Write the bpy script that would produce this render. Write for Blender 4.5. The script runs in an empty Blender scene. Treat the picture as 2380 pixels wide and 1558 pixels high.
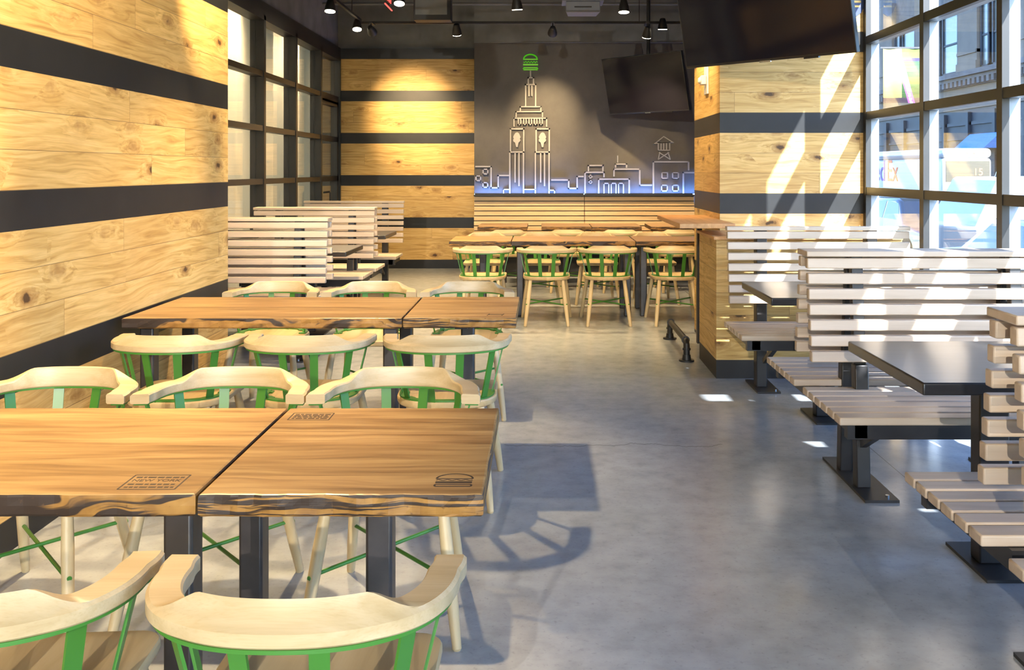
import bpy, bmesh, math, random
from mathutils import Vector, Matrix
R = math.radians
random.seed(7)
sc = bpy.context.scene
COL = sc.collection
# ------------------------------------------------------------------ camera
F, CX, CY, H = 2245.0, 1260.0, 395.0, 1.45
cam = bpy.data.cameras.new('camera'); cam.sensor_width = 36.0; cam.sensor_fit = 'HORIZONTAL'
cam.lens = F / 2380 * 36.0
cam.shift_x = -(CX - 1190) / 2380.0
cam.shift_y = -(779 - CY) / 2380.0
cam.clip_end = 500
co = bpy.data.objects.new('camera', cam); COL.objects.link(co)
co.location = (0, 0, H); co.rotation_euler = (R(90), 0, 0)
sc.camera = co
sc.view_settings.view_transform = 'Standard'; sc.view_settings.look = 'None'
sc.view_settings.exposure = -0.12; sc.view_settings.gamma = 1.0
sc.view_settings.use_curve_mapping = False
sc.cycles.use_denoising = True
sc.cycles.sample_clamp_indirect = 6.0
sc.cycles.max_bounces = 8; sc.cycles.diffuse_bounces = 5; sc.cycles.transparent_max_bounces = 16
sc.cycles.caustics_reflective = False; sc.cycles.caustics_refractive = False
# ------------------------------------------------------------------ world, sun
w = bpy.data.worlds.new('sky'); sc.world = w; w.use_nodes = True
nt = w.node_tree; nt.nodes.clear()
wo = nt.nodes.new('ShaderNodeOutputWorld'); bg = nt.nodes.new('ShaderNodeBackground')
sky = nt.nodes.new('ShaderNodeTexSky'); sky.sky_type = 'NISHITA'; sky.sun_disc = False
sky.sun_elevation = R(35); sky.sun_rotation = R(159); sky.air_density = 1.0; sky.dust_density = 1.0
tn = nt.nodes.new('ShaderNodeMix'); tn.data_type = 'RGBA'; tn.blend_type = 'MULTIPLY'; tn.inputs[0].default_value = 1
tn.inputs[7].default_value = (.72, .92, 1.22, 1); nt.links.new(sky.outputs[0], tn.inputs[6]); nt.links.new(tn.outputs[2], bg.inputs[0]); nt.links.new(bg.outputs[0], wo.inputs[0])
bg.inputs[1].default_value = 1.35
SUN_DIR = Vector((-.385, 1.0, -.74)).normalized()
sl = bpy.data.lights.new('sun', 'SUN'); sl.energy = 36.0; sl.angle = R(.53); sl.color = (1, .99, .96)
so = bpy.data.objects.new('sun', sl); COL.objects.link(so); so.location = (8, -12, 14)
so.rotation_euler = SUN_DIR.to_track_quat('-Z', 'Y').to_euler()
# daylight portals just outside the window walls
def portal(name, loc, rot, sx, sy):
    l = bpy.data.lights.new(name, 'AREA'); l.shape = 'RECTANGLE'; l.size = sx; l.size_y = sy
    l.cycles.is_portal = True
    o = bpy.data.objects.new(name, l); COL.objects.link(o); o.location = loc; o.rotation_euler = rot
portal('window_portal', (2.75, 4.2, 2.1), (0, R(90), 0), 4.2, 6.5)
portal('window_portal_front', (2.75, -3.85, 1.6), (0, R(90), 0), 3.2, 6.2)
portal('window_portal_rear', (0, -7.15, 1.7), (R(90), 0, R(0)), 7.4, 3.2)

WARM = (1.0, .71, .37)
# ------------------------------------------------------------------ mesh builder
class MB:
    def __init__(s): s.v = []; s.f = []; s.m = []
    def add(s, vs, fs, mi=0):
        n = len(s.v); s.v += [tuple(v) for v in vs]
        s.f += [tuple(i + n for i in f) for f in fs]; s.m += [mi] * len(fs); return s
    def box(s, x0, x1, y0, y1, z0, z1, mi=0):
        x0, x1 = min(x0, x1), max(x0, x1); y0, y1 = min(y0, y1), max(y0, y1); z0, z1 = min(z0, z1), max(z0, z1)
        vs = [(x, y, z) for z in (z0, z1) for y in (y0, y1) for x in (x0, x1)]
        return s.add(vs, [(0, 2, 3, 1), (4, 5, 7, 6), (0, 1, 5, 4), (2, 6, 7, 3), (0, 4, 6, 2), (1, 3, 7, 5)], mi)
    def obox(s, M, sx, sy, sz, mi=0):
        vs = [M @ Vector((x * sx / 2, y * sy / 2, z * sz / 2)) for z in (-1, 1) for y in (-1, 1) for x in (-1, 1)]
        return s.add(vs, [(0, 2, 3, 1), (4, 5, 7, 6), (0, 1, 5, 4), (2, 6, 7, 3), (0, 4, 6, 2), (1, 3, 7, 5)], mi)
    def bar(s, a, b, w, t, up=(0, 0, 1), mi=0):
        a, b = Vector(a), Vector(b); d = (b - a); L = d.length; d.normalize(); up = Vector(up)
        sx = d.cross(up)
        if sx.length < 1e-4: sx = d.cross(Vector((1, 0, 0)))
        sx.normalize(); u = sx.cross(d).normalized()
        M = Matrix((( sx.x, d.x, u.x, (a.x+b.x)/2), (sx.y, d.y, u.y, (a.y+b.y)/2), (sx.z, d.z, u.z, (a.z+b.z)/2), (0, 0, 0, 1)))
        return s.obox(M, w, L, t, mi)
    def tube(s, pts, rad, n=12, caps=True, mi=0):
        pts = [Vector(p) for p in pts]
        if not isinstance(rad, (list, tuple)): rad = [rad] * len(pts)
        rings = []; prev = None
        for i, p in enumerate(pts):
            d = (pts[min(i + 1, len(pts) - 1)] - pts[max(i - 1, 0)]).normalized()
            if prev is None:
                a = Vector((0, 0, 1)) if abs(d.z) < .9 else Vector((1, 0, 0)); x = d.cross(a).normalized()
            else:
                x = (prev - d * prev.dot(d)).normalized()
            prev = x; y = d.cross(x)
            rings.append([p + (x * math.cos(2 * math.pi * k / n) + y * math.sin(2 * math.pi * k / n)) * rad[i] for k in range(n)])
        vs = [v for r in rings for v in r]; fs = []
        for i in range(len(rings) - 1):
            for k in range(n):
                fs.append((i * n + k, i * n + (k + 1) % n, (i + 1) * n + (k + 1) % n, (i + 1) * n + k))
        if caps: fs.append(tuple(range(n - 1, -1, -1))); fs.append(tuple((len(rings) - 1) * n + k for k in range(n)))
        return s.add(vs, fs, mi)
    def prism(s, poly, z0, z1, M=None, mi=0):
        n = len(poly); vs = [Vector((p[0], p[1], z0)) for p in poly] + [Vector((p[0], p[1], z1)) for p in poly]
        if M: vs = [M @ v for v in vs]
        fs = [tuple(range(n - 1, -1, -1)), tuple(range(n, 2 * n))] + [(i, (i + 1) % n, n + (i + 1) % n, n + i) for i in range(n)]
        return s.add(vs, fs, mi)
    def build(s, name, mats, parent=None, bevel=0, seg=2, smooth=False, loc=None, label=None):
        me = bpy.data.meshes.new(name); me.from_pydata(s.v, [], s.f)
        if not isinstance(mats, (list, tuple)): mats = [mats]
        for m in mats: me.materials.append(m)
        for p, mi in zip(me.polygons, s.m): p.material_index = mi
        bm = bmesh.new(); bm.from_mesh(me); bmesh.ops.recalc_face_normals(bm, faces=bm.faces); bm.to_mesh(me); bm.free()
        o = bpy.data.objects.new(name, me); COL.objects.link(o)
        if parent: o.parent = parent
        if loc: o.location = loc
        if label: o['label'] = label
        if bevel:
            b = o.modifiers.new('bevel', 'BEVEL'); b.width = bevel; b.segments = seg; b.limit_method = 'ANGLE'; b.angle_limit = R(40)
        if smooth or bevel:
            for p in me.polygons: p.use_smooth = True
            if not smooth or smooth == 'auto':
                me.set_sharp_from_angle(angle=R(28)) if hasattr(me, 'set_sharp_from_angle') else None
        return o
def thing(name, label, cat, loc=(0, 0, 0), rz=0, group=None):
    o = bpy.data.objects.new(name, None); COL.objects.link(o); o.location = loc; o.rotation_euler = (0, 0, rz)
    o.empty_display_size = .2
    return tag(o, label, cat, group)
def tag(o, label, cat, group=None):
    o['label'] = label; o['category'] = cat
    if group: o['group'] = group
    return o
def struct(o): o['kind'] = 'structure'; return o
def dup(root, loc, rz=None, label=None, group=None):
    r = root.copy(); COL.objects.link(r); r.location = loc
    if rz is not None: r.rotation_euler = (0, 0, rz)
    if label: r['label'] = label
    if group: r['group'] = group
    for ch in list(root.children):
        c = ch.copy(); COL.objects.link(c); c.parent = r
        for g in list(ch.children):
            d = g.copy(); COL.objects.link(d); d.parent = c
    return r
# ------------------------------------------------------------------ node helper
class NT:
    def __init__(s, name):
        s.mat = bpy.data.materials.new(name); s.mat.use_nodes = True; s.t = s.mat.node_tree; s.t.nodes.clear()
        s.out = s.t.nodes.new('ShaderNodeOutputMaterial'); s.b = s.t.nodes.new('ShaderNodeBsdfPrincipled')
        s.t.links.new(s.b.outputs[0], s.out.inputs[0])
    def put(s, sock, v):
        if isinstance(v, bpy.types.NodeSocket): s.t.links.new(v, sock)
        elif v is not None:
            if hasattr(sock.default_value, '__len__') and isinstance(v, (int, float)): v = (v,) * len(sock.default_value)
            if hasattr(sock.default_value, '__len__') and len(sock.default_value) == 4 and len(v) == 3: v = (*v, 1)
            sock.default_value = v
    def n(s, typ, **kw):
        nd = s.t.nodes.new('ShaderNode' + typ)
        for k, v in kw.items(): setattr(nd, k, v)
        return nd
    def m(s, op, a, b=0.0, c=None, clamp=False):
        nd = s.n('Math', operation=op, use_clamp=clamp); s.put(nd.inputs[0], a); s.put(nd.inputs[1], b)
        if c is not None: s.put(nd.inputs[2], c)
        return nd.outputs[0]
    def mix(s, f, a, b, mode='MIX'):
        nd = s.n('Mix', data_type='RGBA', blend_type=mode); s.put(nd.inputs[0], f); s.put(nd.inputs[6], a); s.put(nd.inputs[7], b)
        return nd.outputs[2]
    def ramp(s, f, stops):
        nd = s.n('ValToRGB'); s.put(nd.inputs[0], f); e = nd.color_ramp.elements
        while len(e) < len(stops): e.new(.5)
        for x, (p, c) in zip(e, stops): x.position = p; x.color = (*c, 1) if len(c) == 3 else c
        return nd.outputs[0]
    def rng(s, f, a, b, c=0, d=1):
        nd = s.n('MapRange', clamp=True); s.put(nd.inputs[0], f)
        for i, v in enumerate((a, b, c, d)): s.put(nd.inputs[i + 1], v)
        return nd.outputs[0]
    def coords(s): return s.n('TexCoord').outputs['Object']
    def sep(s, v):
        nd = s.n('SeparateXYZ'); s.put(nd.inputs[0], v); return nd.outputs
    def comb(s, x, y, z):
        nd = s.n('CombineXYZ')
        for i, v in enumerate((x, y, z)): s.put(nd.inputs[i], v)
        return nd.outputs[0]
    def noise(s, v, scale=5, detail=3, rough=.5, dist=0):
        nd = s.n('TexNoise'); s.put(nd.inputs['Vector'], v); nd.inputs['Scale'].default_value = scale
        nd.inputs['Detail'].default_value = detail; nd.inputs['Roughness'].default_value = rough; nd.inputs['Distortion'].default_value = dist
        return nd.outputs[0]
    def white(s, v):
        nd = s.n('TexWhiteNoise', noise_dimensions='3D'); s.put(nd.inputs['Vector'], v); return nd.outputs
    def vscale(s, v, xyz):
        nd = s.n('VectorMath', operation='MULTIPLY'); s.put(nd.inputs[0], v); nd.inputs[1].default_value = xyz; return nd.outputs[0]
    def vadd(s, v, u):
        nd = s.n('VectorMath', operation='ADD'); s.put(nd.inputs[0], v); s.put(nd.inputs[1], u); return nd.outputs[0]
    def bump(s, h, strength=.3, dist=.005):
        nd = s.n('Bump'); nd.inputs['Strength'].default_value = strength; nd.inputs['Distance'].default_value = dist
        s.put(nd.inputs['Height'], h); s.t.links.new(nd.outputs[0], s.b.inputs['Normal'])
    def fin(s, col, rough=.5, metal=0, spec=.5, coat=0):
        s.put(s.b.inputs['Base Color'], col); s.put(s.b.inputs['Roughness'], rough); s.put(s.b.inputs['Metallic'], metal)
        s.put(s.b.inputs['Specular IOR Level'], spec); s.put(s.b.inputs['Coat Weight'], coat)
        if coat: s.b.inputs['Coat Roughness'].default_value = .15
        return s.mat
def plain(name, col, rough=.5, metal=0, spec=.5, coat=0, var=.12, sc_=8):
    t = NT(name); n = t.noise(t.coords(), sc_, 3)
    c = t.mix(t.rng(n, .3, .7), tuple(x * (1 - var) for x in col), tuple(min(1, x * (1 + var)) for x in col))
    return t.fin(c, rough, metal, spec, coat)
def emit(name, col, strength):
    t = NT(name); t.put(t.b.inputs['Base Color'], col); t.put(t.b.inputs['Emission Color'], col); t.b.inputs['Emission Strength'].default_value = strength
    return t.mat
def glass(name, tint=(1, 1, 1), refl=1.0):
    t = NT(name); t.t.nodes.remove(t.b)
    tr = t.n('BsdfTransparent'); tr.inputs[0].default_value = (*tint, 1); gl = t.n('BsdfGlossy'); gl.inputs['Roughness'].default_value = .02
    geo = t.n('NewGeometry'); dt = t.n('VectorMath', operation='DOT_PRODUCT'); t.put(dt.inputs[0], geo.outputs['Normal']); t.put(dt.inputs[1], geo.outputs['Incoming'])
    f = t.m('MULTIPLY', t.m('ADD', .04, t.m('MULTIPLY', .96, t.m('POWER', t.m('SUBTRACT', 1.0, t.m('ABSOLUTE', dt.outputs['Value'])), 5.0))), t.m('SUBTRACT', refl, t.m('MULTIPLY', geo.outputs['Backfacing'], .6)), clamp=True)
    mx = t.n('MixShader'); t.put(mx.inputs[0], f); t.t.links.new(tr.outputs[0], mx.inputs[1]); t.t.links.new(gl.outputs[0], mx.inputs[2])
    t.t.links.new(mx.outputs[0], t.out.inputs[0]); return t.mat

# ---- oak plank wall with steel bands (every 4th course)
def plank_wall(name, z_top, axis='s', tint=(1, 1, 1), pitch=.1555, plank=2.5, seed=0.0, bands=True):
    """z_top: top of one dark band"""
    t = NT(name); p = t.sep(t.coords())
    if axis == 'x': u = p[0]
    elif axis == 'y': u = p[1]
    else: u = t.m('ADD', p[0], p[1])
    zz = t.m('DIVIDE', t.m('ADD', t.m('SUBTRACT', p[2], z_top), 4 * pitch * 20), pitch)
    row = t.m('FLOOR', t.m('ADD', zz, .0001)); fz = t.m('SUBTRACT', zz, row)
    is_band = t.m('GREATER_THAN', t.m('MODULO', row, 4), 2.5)
    rr = t.white(t.comb(row, seed, 3.1))
    uu = t.m('ADD', t.m('DIVIDE', u, plank), t.m('MULTIPLY', rr[0], 7)); cell = t.m('FLOOR', uu); fu = t.m('SUBTRACT', uu, cell)
    rc = t.white(t.comb(row, cell, seed + 1))
    off = t.vscale(rc[1], (30, 30, 30))
    base = t.vadd(t.comb(u, t.m('MULTIPLY', p[2], 1), 0), off)
    warp = t.noise(t.vscale(base, (1.3, 5, 1)), 1.0, 2)
    vo = t.n('TexVoronoi'); t.put(vo.inputs['Vector'], t.vscale(base, (3.4, 7.5, 1))); vo.inputs['Scale'].default_value = 1.0
    vo.inputs['Randomness'].default_value = .9
    pick = t.m('GREATER_THAN', t.sep(vo.outputs['Color'])[0], .62)
    kinf = t.m('MULTIPLY', t.m('POWER', t.rng(vo.outputs['Distance'], .75, 0), 2.0), pick)
    g1 = t.noise(t.vscale(t.vadd(base, t.comb(0, t.m('MULTIPLY', warp, .12), t.m('MULTIPLY', kinf, 2.6))), (1.1, 22, 1)), 2.2, 4, .55, .6)
    g2 = t.noise(t.vscale(base, (6, 190, 1)), 2, 2)
    blot = t.noise(t.vscale(base, (2.2, 7, 1)), 1.3, 3, .6)
    c = t.ramp(g1, [(.28, (.38, .22, .065)), (.42, (.55, .35, .115)), (.58, (.67, .455, .175)), (.8, (.74, .54, .24))])
    c = t.mix(t.rng(blot, .55, .75, 0, .5), c, (.46, .27, .085))
    c = t.mix(t.rng(g2, .45, .7, 0, .22), c, (.42, .27, .12))
    hue = t.mix(rc[0], (.88, .86, .82), (1.12, 1.11, 1.08)); c = t.mix(1.0, c, hue, 'MULTIPLY')
    # growth-ring swirls
    wv = t.n('TexWave', wave_type='RINGS'); t.put(wv.inputs['Vector'], t.vscale(t.vadd(base, t.comb(0, t.m('MULTIPLY', warp, .12), 0)), (.8, 6, 1)))
    wv.inputs['Scale'].default_value = 9; wv.inputs['Distortion'].default_value = 4; wv.inputs['Detail'].default_value = 2
    c = t.mix(t.rng(wv.outputs[1], .7, 1, 0, .16), c, (.35, .21, .08))
    # knots
    kw = t.m('ADD', vo.outputs['Distance'], t.m('MULTIPLY', t.m('SUBTRACT', t.noise(base, 22, 3), .5), .32))
    c = t.mix(t.m('MULTIPLY', t.rng(kw, .36, .07, 0, .9), pick), c, (.25, .12, .035))
    c = t.mix(t.m('MULTIPLY', t.rng(kw, .13, .07, 0, .8), pick), c, (.035, .022, .015))
    c = t.mix(1.0, c, tint, 'MULTIPLY')
    sm = t.m('MAXIMUM', t.m('LESS_THAN', fz, .017), t.m('LESS_THAN', fu, .0009))
    c = t.mix(t.m('MULTIPLY', sm, .75), c, (.12, .07, .03))
    rough = .5
    if bands == 'base':
        c = t.mix(t.m('LESS_THAN', p[2], .128), c, (.024, .023, .023))
    elif bands:
        nz = t.noise(t.coords(), 6, 4)
        bandc = t.mix(nz, (.011, .012, .013), (.021, .022, .024))
        c = t.mix(is_band, c, bandc)
        rough = t.m('SUBTRACT', .5, t.m('MULTIPLY', is_band, .08))
    t.bump(t.m('SUBTRACT', t.m('MULTIPLY', g2, .15), t.m('MULTIPLY', sm, 1.0)), .25, .003)
    return t.fin(c, rough, 0, .28)
# ---- general wood with grain along an axis
def wood(name, cols, along='x', scale=1.0, rough=.45, streak=.3, strip=None, coat=0, dark=(.2, .1, .04), rnd=True, spec=.4):
    t = NT(name); co_ = t.coords(); p = t.sep(co_)
    if rnd:
        oi = t.n('ObjectInfo'); r3 = t.m('MULTIPLY', oi.outputs['Random'], 37.0)
    else: r3 = 0.0
    ax = {'x': 0, 'y': 1, 'z': 2}[along]; others = [i for i in range(3) if i != ax]
    u = p[ax]; a, b = p[others[0]], p[others[1]]
    if strip:
        idx = t.m('FLOOR', t.m('DIVIDE', a, strip)); rc = t.white(t.comb(idx, r3, 1)); u2 = t.m('ADD', u, t.m('MULTIPLY', rc[0], 9))
    else: u2 = u
    v = t.vadd(t.comb(t.m('MULTIPLY', u2, 1.6), t.m('MULTIPLY', a, 22), t.m('MULTIPLY', b, 22)), t.comb(r3, r3, r3))
    wv = t.noise(t.vscale(v, (1, .15, .15)), 1.2, 2)
    g = t.noise(t.vadd(v, t.comb(0, t.m('MULTIPLY', wv, 2.5), 0)), scale, 4, .55, .4)
    f = t.noise(t.vscale(v, (2, 6, 6)), 2.0, 2)
    n = len(cols); c = t.ramp(g, [(.3 + .45 * i / max(1, n - 1), cols[i]) for i in range(n)])
    c = t.mix(t.rng(f, .5, .75, 0, streak), c, dark)
    if strip: c = t.mix(1.0, c, t.mix(rc[0], (.84, .82, .78), (1.12, 1.12, 1.12)), 'MULTIPLY')
    t.bump(f, .08, .002)
    return t.fin(c, rough, 0, spec, coat)

M = {}
M['wall_left'] = plank_wall('oak_planks_left', 1.993, 'y', seed=2.0)
M['wall_far'] = plank_wall('oak_planks_far', 1.993, 'x', seed=5.0)
M['pillar'] = plank_wall('oak_planks_pillar', 1.268, 's', seed=9.0)
M['half'] = plank_wall('oak_planks_half_wall', .128, 's', seed=4.0, bands='base')
M['maple'] = wood('maple', [(.46, .345, .18), (.56, .435, .25), (.62, .50, .31)], 'x', 1.0, .38, .28, dark=(.40, .27, .12), spec=.45)
M['maple_seat'] = wood('maple_seat', [(.46, .33, .16), (.58, .43, .22), (.65, .50, .28)], 'y', .6, .38, .12, strip=.14, dark=(.48, .3, .14), spec=.45)
M['maple_leg'] = wood('maple_leg', [(.54, .41, .22), (.66, .52, .30)], 'z', .6, .42, .1, dark=(.5, .34, .18))
M['top'] = wood('oiled_pine_top', [(.20, .11, .042), (.33, .195, .078), (.44, .285, .12), (.53, .365, .165)], 'x', 1.3, .33, .35, strip=.127, dark=(.17, .075, .024), spec=.4)
M['slat'] = wood('beech_slat', [(.50, .395, .29), (.60, .485, .37), (.66, .545, .43)], 'x', .7, .42, .15, dark=(.50, .35, .22))
M['slat_wall'] = wood('banquette_slat', [(.56, .40, .21), (.68, .50, .28), (.74, .56, .34)], 'x', .7, .42, .15, dark=(.38, .22, .1))
M['ledge'] = wood('ledge_oak', [(.42, .21, .07), (.55, .29, .11), (.62, .35, .15)], 'y', .8, .4, .3, strip=.1, dark=(.3, .13, .04))
def edge_mat(name, seed, scale=1.0, thr=.53, warp=5.5, zf=34):
    t = NT(name); p = t.sep(t.coords()); oi = t.n('ObjectInfo')
    r3 = t.m('MULTIPLY', oi.outputs['Random'], 51.0)
    u = t.m('ADD', p[0], p[1])
    wv = t.noise(t.comb(t.m('MULTIPLY', u, 3.0), t.m('ADD', r3, seed), t.m('MULTIPLY', p[2], 6)), 1.3 * scale, 3)
    v = t.comb(t.m('MULTIPLY', u, 2.6), t.m('ADD', r3, seed), t.m('ADD', t.m('MULTIPLY', p[2], zf), t.m('MULTIPLY', wv, warp)))
    g = t.noise(v, 1.15 * scale, 4, .5, .6)
    sp = t.noise(t.coords(), 60, 2)
    c = t.ramp(t.noise(t.coords(), 14, 3), [(.3, (.20, .095, .022)), (.6, (.36, .19, .048)), (.8, (.46, .27, .08))])
    c = t.mix(t.rng(g, thr, thr + .045), c, (.035, .022, .015))
    c = t.mix(t.rng(sp, .64, .72, 0, .6), c, (.10, .05, .02))
    t.bump(g, .3, .004)
    return t.fin(c, .5, 0, .35)
M['edge_blot'] = edge_mat('live_edge_blotched', 3, .85, .46, 4.0, 22)
M['edge_line'] = edge_mat('live_edge_striped', 11, 1.3, .475, 2.6, 80)
M['black_top'] = wood('black_stained_top', [(.012, .012, .013), (.022, .022, .024), (.034, .034, .037)], 'x', .9, .30, .2, strip=.13, dark=(.006, .006, .006), spec=.7, coat=.25)
M['steel'] = plain('blackened_steel', (.022, .021, .022), .38, .0, .55, var=.3)
M['steel_brown'] = plain('raw_dark_steel', (.030, .024, .022), .36, .0, .6, var=.35, sc_=14)
M['green'] = plain('green_powder_coat', (.052, .205, .028), .34, 0, .5, var=.05)
M['black'] = plain('matte_black', (.010, .010, .010), .5)
M['frame'] = plain('dark_window_frame', (.012, .012, .012), .42, 0, .5)
M['frame_out'] = plain('outer_aluminium_frame', (.30, .36, .42), .45, 0, .5, var=.05)
M['glass'] = glass('window_glass', (.96, .98, 1.0), 1.2)
M['glass_l'] = glass('partition_glass', (1, .96, .90), 1.3)
M['grey'] = plain('charcoal_paint', (.18, .192, .20), .8, var=.2, sc_=3)
M['ceil'] = plain('ceiling_charcoal', (.15, .16, .17), .85, var=.15, sc_=2)
def mural_mat():
    t = NT('mural_plaster'); n = t.noise(t.coords(), 1.6, 6, .65); n2 = t.noise(t.coords(), 9, 4)
    c = t.mix(t.rng(n, .3, .7), (.080, .075, .073), (.125, .117, .112)); c = t.mix(t.rng(n2, .4, .8, 0, .25), c, (.08, .073, .068))
    return t.fin(c, .62, 0, .4)
M['mural'] = mural_mat()
M['white'] = plain('white_metal', (.37, .355, .33), .5, var=.03)
M['sign_green'] = emit('green_neon', (.18, .62, .03), .28)
M['led'] = emit('led_strip', (.16, .36, 1.0), 85)
M['screen'] = NT('tv_screen').fin((.010, .009, .015), .10, 0, .28)
M['bezel'] = NT('tv_bezel').fin((.012, .012, .014), .3, 0, .5)
M['lens'] = emit('lamp_lens', (1, .86, .62), 26)
M['white_plastic'] = plain('white_plastic', (.82, .78, .74), .35, var=.02)
M['burnt'] = plain('burnt_mark', (.030, .018, .012), .7)
M['chrome'] = NT('polished_steel').fin((.55, .56, .58), .25, 1.0)
def floor_mat():
    t = NT('polished_concrete'); c0 = t.coords()
    a = t.noise(c0, .55, 3, .5); b = t.noise(c0, 1.9, 3, .5); d = t.noise(c0, 9, 4, .6)
    c = t.ramp(a, [(.3, (.38, .42, .455)), (.5, (.46, .495, .525)), (.7, (.53, .56, .58))]); c.node.color_ramp.interpolation = 'B_SPLINE'
    c = t.mix(t.m('MULTIPLY', t.m('POWER', b, 2.0), .8), c, (.27, .30, .33))
    c = t.mix(t.m('MULTIPLY', t.m('POWER', d, 2.0), 1.1), c, (.20, .215, .235))
    g = t.noise(c0, 55, 3, .6); c = t.mix(t.rng(g, .58, .8, 0, .5), c, (.16, .17, .18))
    # scratches
    sp = t.sep(c0)
    wob = t.m('ADD', t.m('MULTIPLY', t.m('SUBTRACT', t.noise(t.comb(sp[0], 0, 0), 3.0, 5, .6), .5), .32), 5.08)
    crack = t.m('MULTIPLY', t.m('LESS_THAN', t.m('ABSOLUTE', t.m('SUBTRACT', sp[1], wob)), .0045), t.m('MULTIPLY', t.m('GREATER_THAN', sp[0], -.2), t.m('LESS_THAN', sp[0], .95)))
    c = t.mix(t.m('MULTIPLY', crack, .6), c, (.10, .10, .10))
    jx = t.m('LESS_THAN', t.m('ABSOLUTE', t.m('SUBTRACT', sp[0], t.m('ADD', 1.71, 0))), .0025)
    c = t.mix(t.m('MULTIPLY', jx, .7), c, (.06, .06, .06))
    r = t.m('ADD', .15, t.m('MULTIPLY', b, .14))
    
    return t.fin(c, r, 0, .75)
M['floor'] = floor_mat()

# ================================================================== THE SETTING
MB().box(-6.0, 2.5, -7.2, 14.6, -.2, 0).build('floor', M['floor'])['kind'] = 'structure'
MB().box(-6.0, 2.75, -7.2, 14.6, 4.3, 4.45).build('ceiling', M['ceil'])['kind'] = 'structure'
struct(MB().box(-2.30, -2.02, -7.0, 6.21, 0, 4.3).build('wall_left', M['wall_left']))
# far wall: charcoal upper part with an oak plank panel below
wf = MB().box(-3.4, 2.75, 14.25, 14.5, 0, 4.3).build('wall_far', M['grey']); struct(wf)
struct(MB().box(-3.01, -.98, 14.215, 14.25, 0, 3.085).build('trim_1', M['wall_far']))
struct(MB().box(-3.01, -.98, 14.20, 14.25, 3.085, 3.235).build('trim_2', M['frame']))
struct(MB().box(-.98, 2.6, 13.95, 14.25, 0, 4.3).build('wall_mural', [M['mural']]))
struct(MB().box(-.98, 2.6, 13.93, 13.95, 3.285, 4.3).build('trim_3', M['grey']))
struct(MB().box(-3.4, -3.01, 6.3, 14.25, 3.24, 4.3).build('wall_left_upper', M['grey']))
struct(MB().box(-3.4, -2.30, 6.05, 6.21, 0, 4.3).build('wall_left_return', M['grey']))
struct(MB().box(2.5, 2.59, 7.43, 14.25, 0, 4.3).build('wall_right', M['grey']))
struct(MB().box(2.5, 2.75, -.75, 1.02, 0, 4.3).box(2.5, 2.75, -7.0, -.75, 3.06, 4.3).build('wall_right_front', M['grey']))
fr = MB()
for y in (-.80, -1.85, -2.9, -3.95, -5.0, -6.05, -6.97): fr.box(2.47, 2.57, y - .03, y + .03, 0, 3.06)
for z in (.05, .71, 1.288, 1.863, 2.44, 3.02): fr.box(2.473, 2.567, -7.0, -.75, z - .03, z + .03)
w4 = struct(fr.build('window_4', M['frame'])); MB().box(2.535, 2.545, -7.0, -.75, .1, 3.05).build('glass', M['glass'], w4)
cn = MB().box(2.76, 4.7, -11.5, -.72, 3.12, 3.24).build('canopy', M['steel']); tag(cn, 'unseen canopy added to keep sun off the front windows, outside the building', 'canopy')  # unseen slab added as a sun blocker for the front windows
# pillar and half wall
struct(MB().box(1.367, 2.5, 7.43, 8.67, 0, 4.3).build('wall_pillar', M['pillar']))
hw = MB().box(1.21, 2.5, 6.71, 7.43, 0, .966)
struct(hw.build('wall_half', M['half']))
struct(MB().box(1.19, 2.5, 6.69, 7.43, .966, .985).build('trim_4', M['ledge']))
# rear wall: storefront far behind the camera
rw = MB()
for x in (-2.3, -1.1, .1, 1.3, 2.5): rw.box(x - .035, x + .035, -7.15, -7.0, 0, 4.3)
for z in (.05, 1.1, 2.2, 3.25): rw.box(-2.3, 2.5, -7.15, -7.0, z - .035, z + .035)
rw.box(-2.3, 2.5, -7.15, -7.0, 3.3, 4.3)
wr = struct(rw.build('window_3', M['frame'])); MB().box(-2.3, 2.5, -7.09, -7.08, 0, 3.25).build('glass', M['glass'], wr)

# right window wall
ZB = [.13, .71, 1.288, 1.863, 2.44, 3.02, 3.6, 4.2]; YM = [7.40, 6.29, 5.22, 4.17, 3.12, 2.07, 1.05]
fr = MB()
for y in YM: fr.box(2.47, 2.51, y - .032, y + .032, 0, 4.3, 0); fr.box(2.51, 2.57, y - .03, y + .03, 0, 4.3, 1)
for z in ZB: fr.box(2.473, 2.51, 1.02, 7.43, z - .03, z + .03, 0); fr.box(2.51, 2.567, 1.02, 7.43, z - .028, z + .028, 1)
fr.box(2.475, 2.56, 1.02, 7.43, 0, .12, 0); fr.box(2.472, 2.62, 1.02, 7.43, 3.06, 4.3, 0)
w1 = struct(fr.build('window_1', [M['frame'], M['frame_out']]))
MB().box(2.535, 2.545, 1.02, 7.43, .1, 4.25).build('glass', M['glass'], w1)
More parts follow.
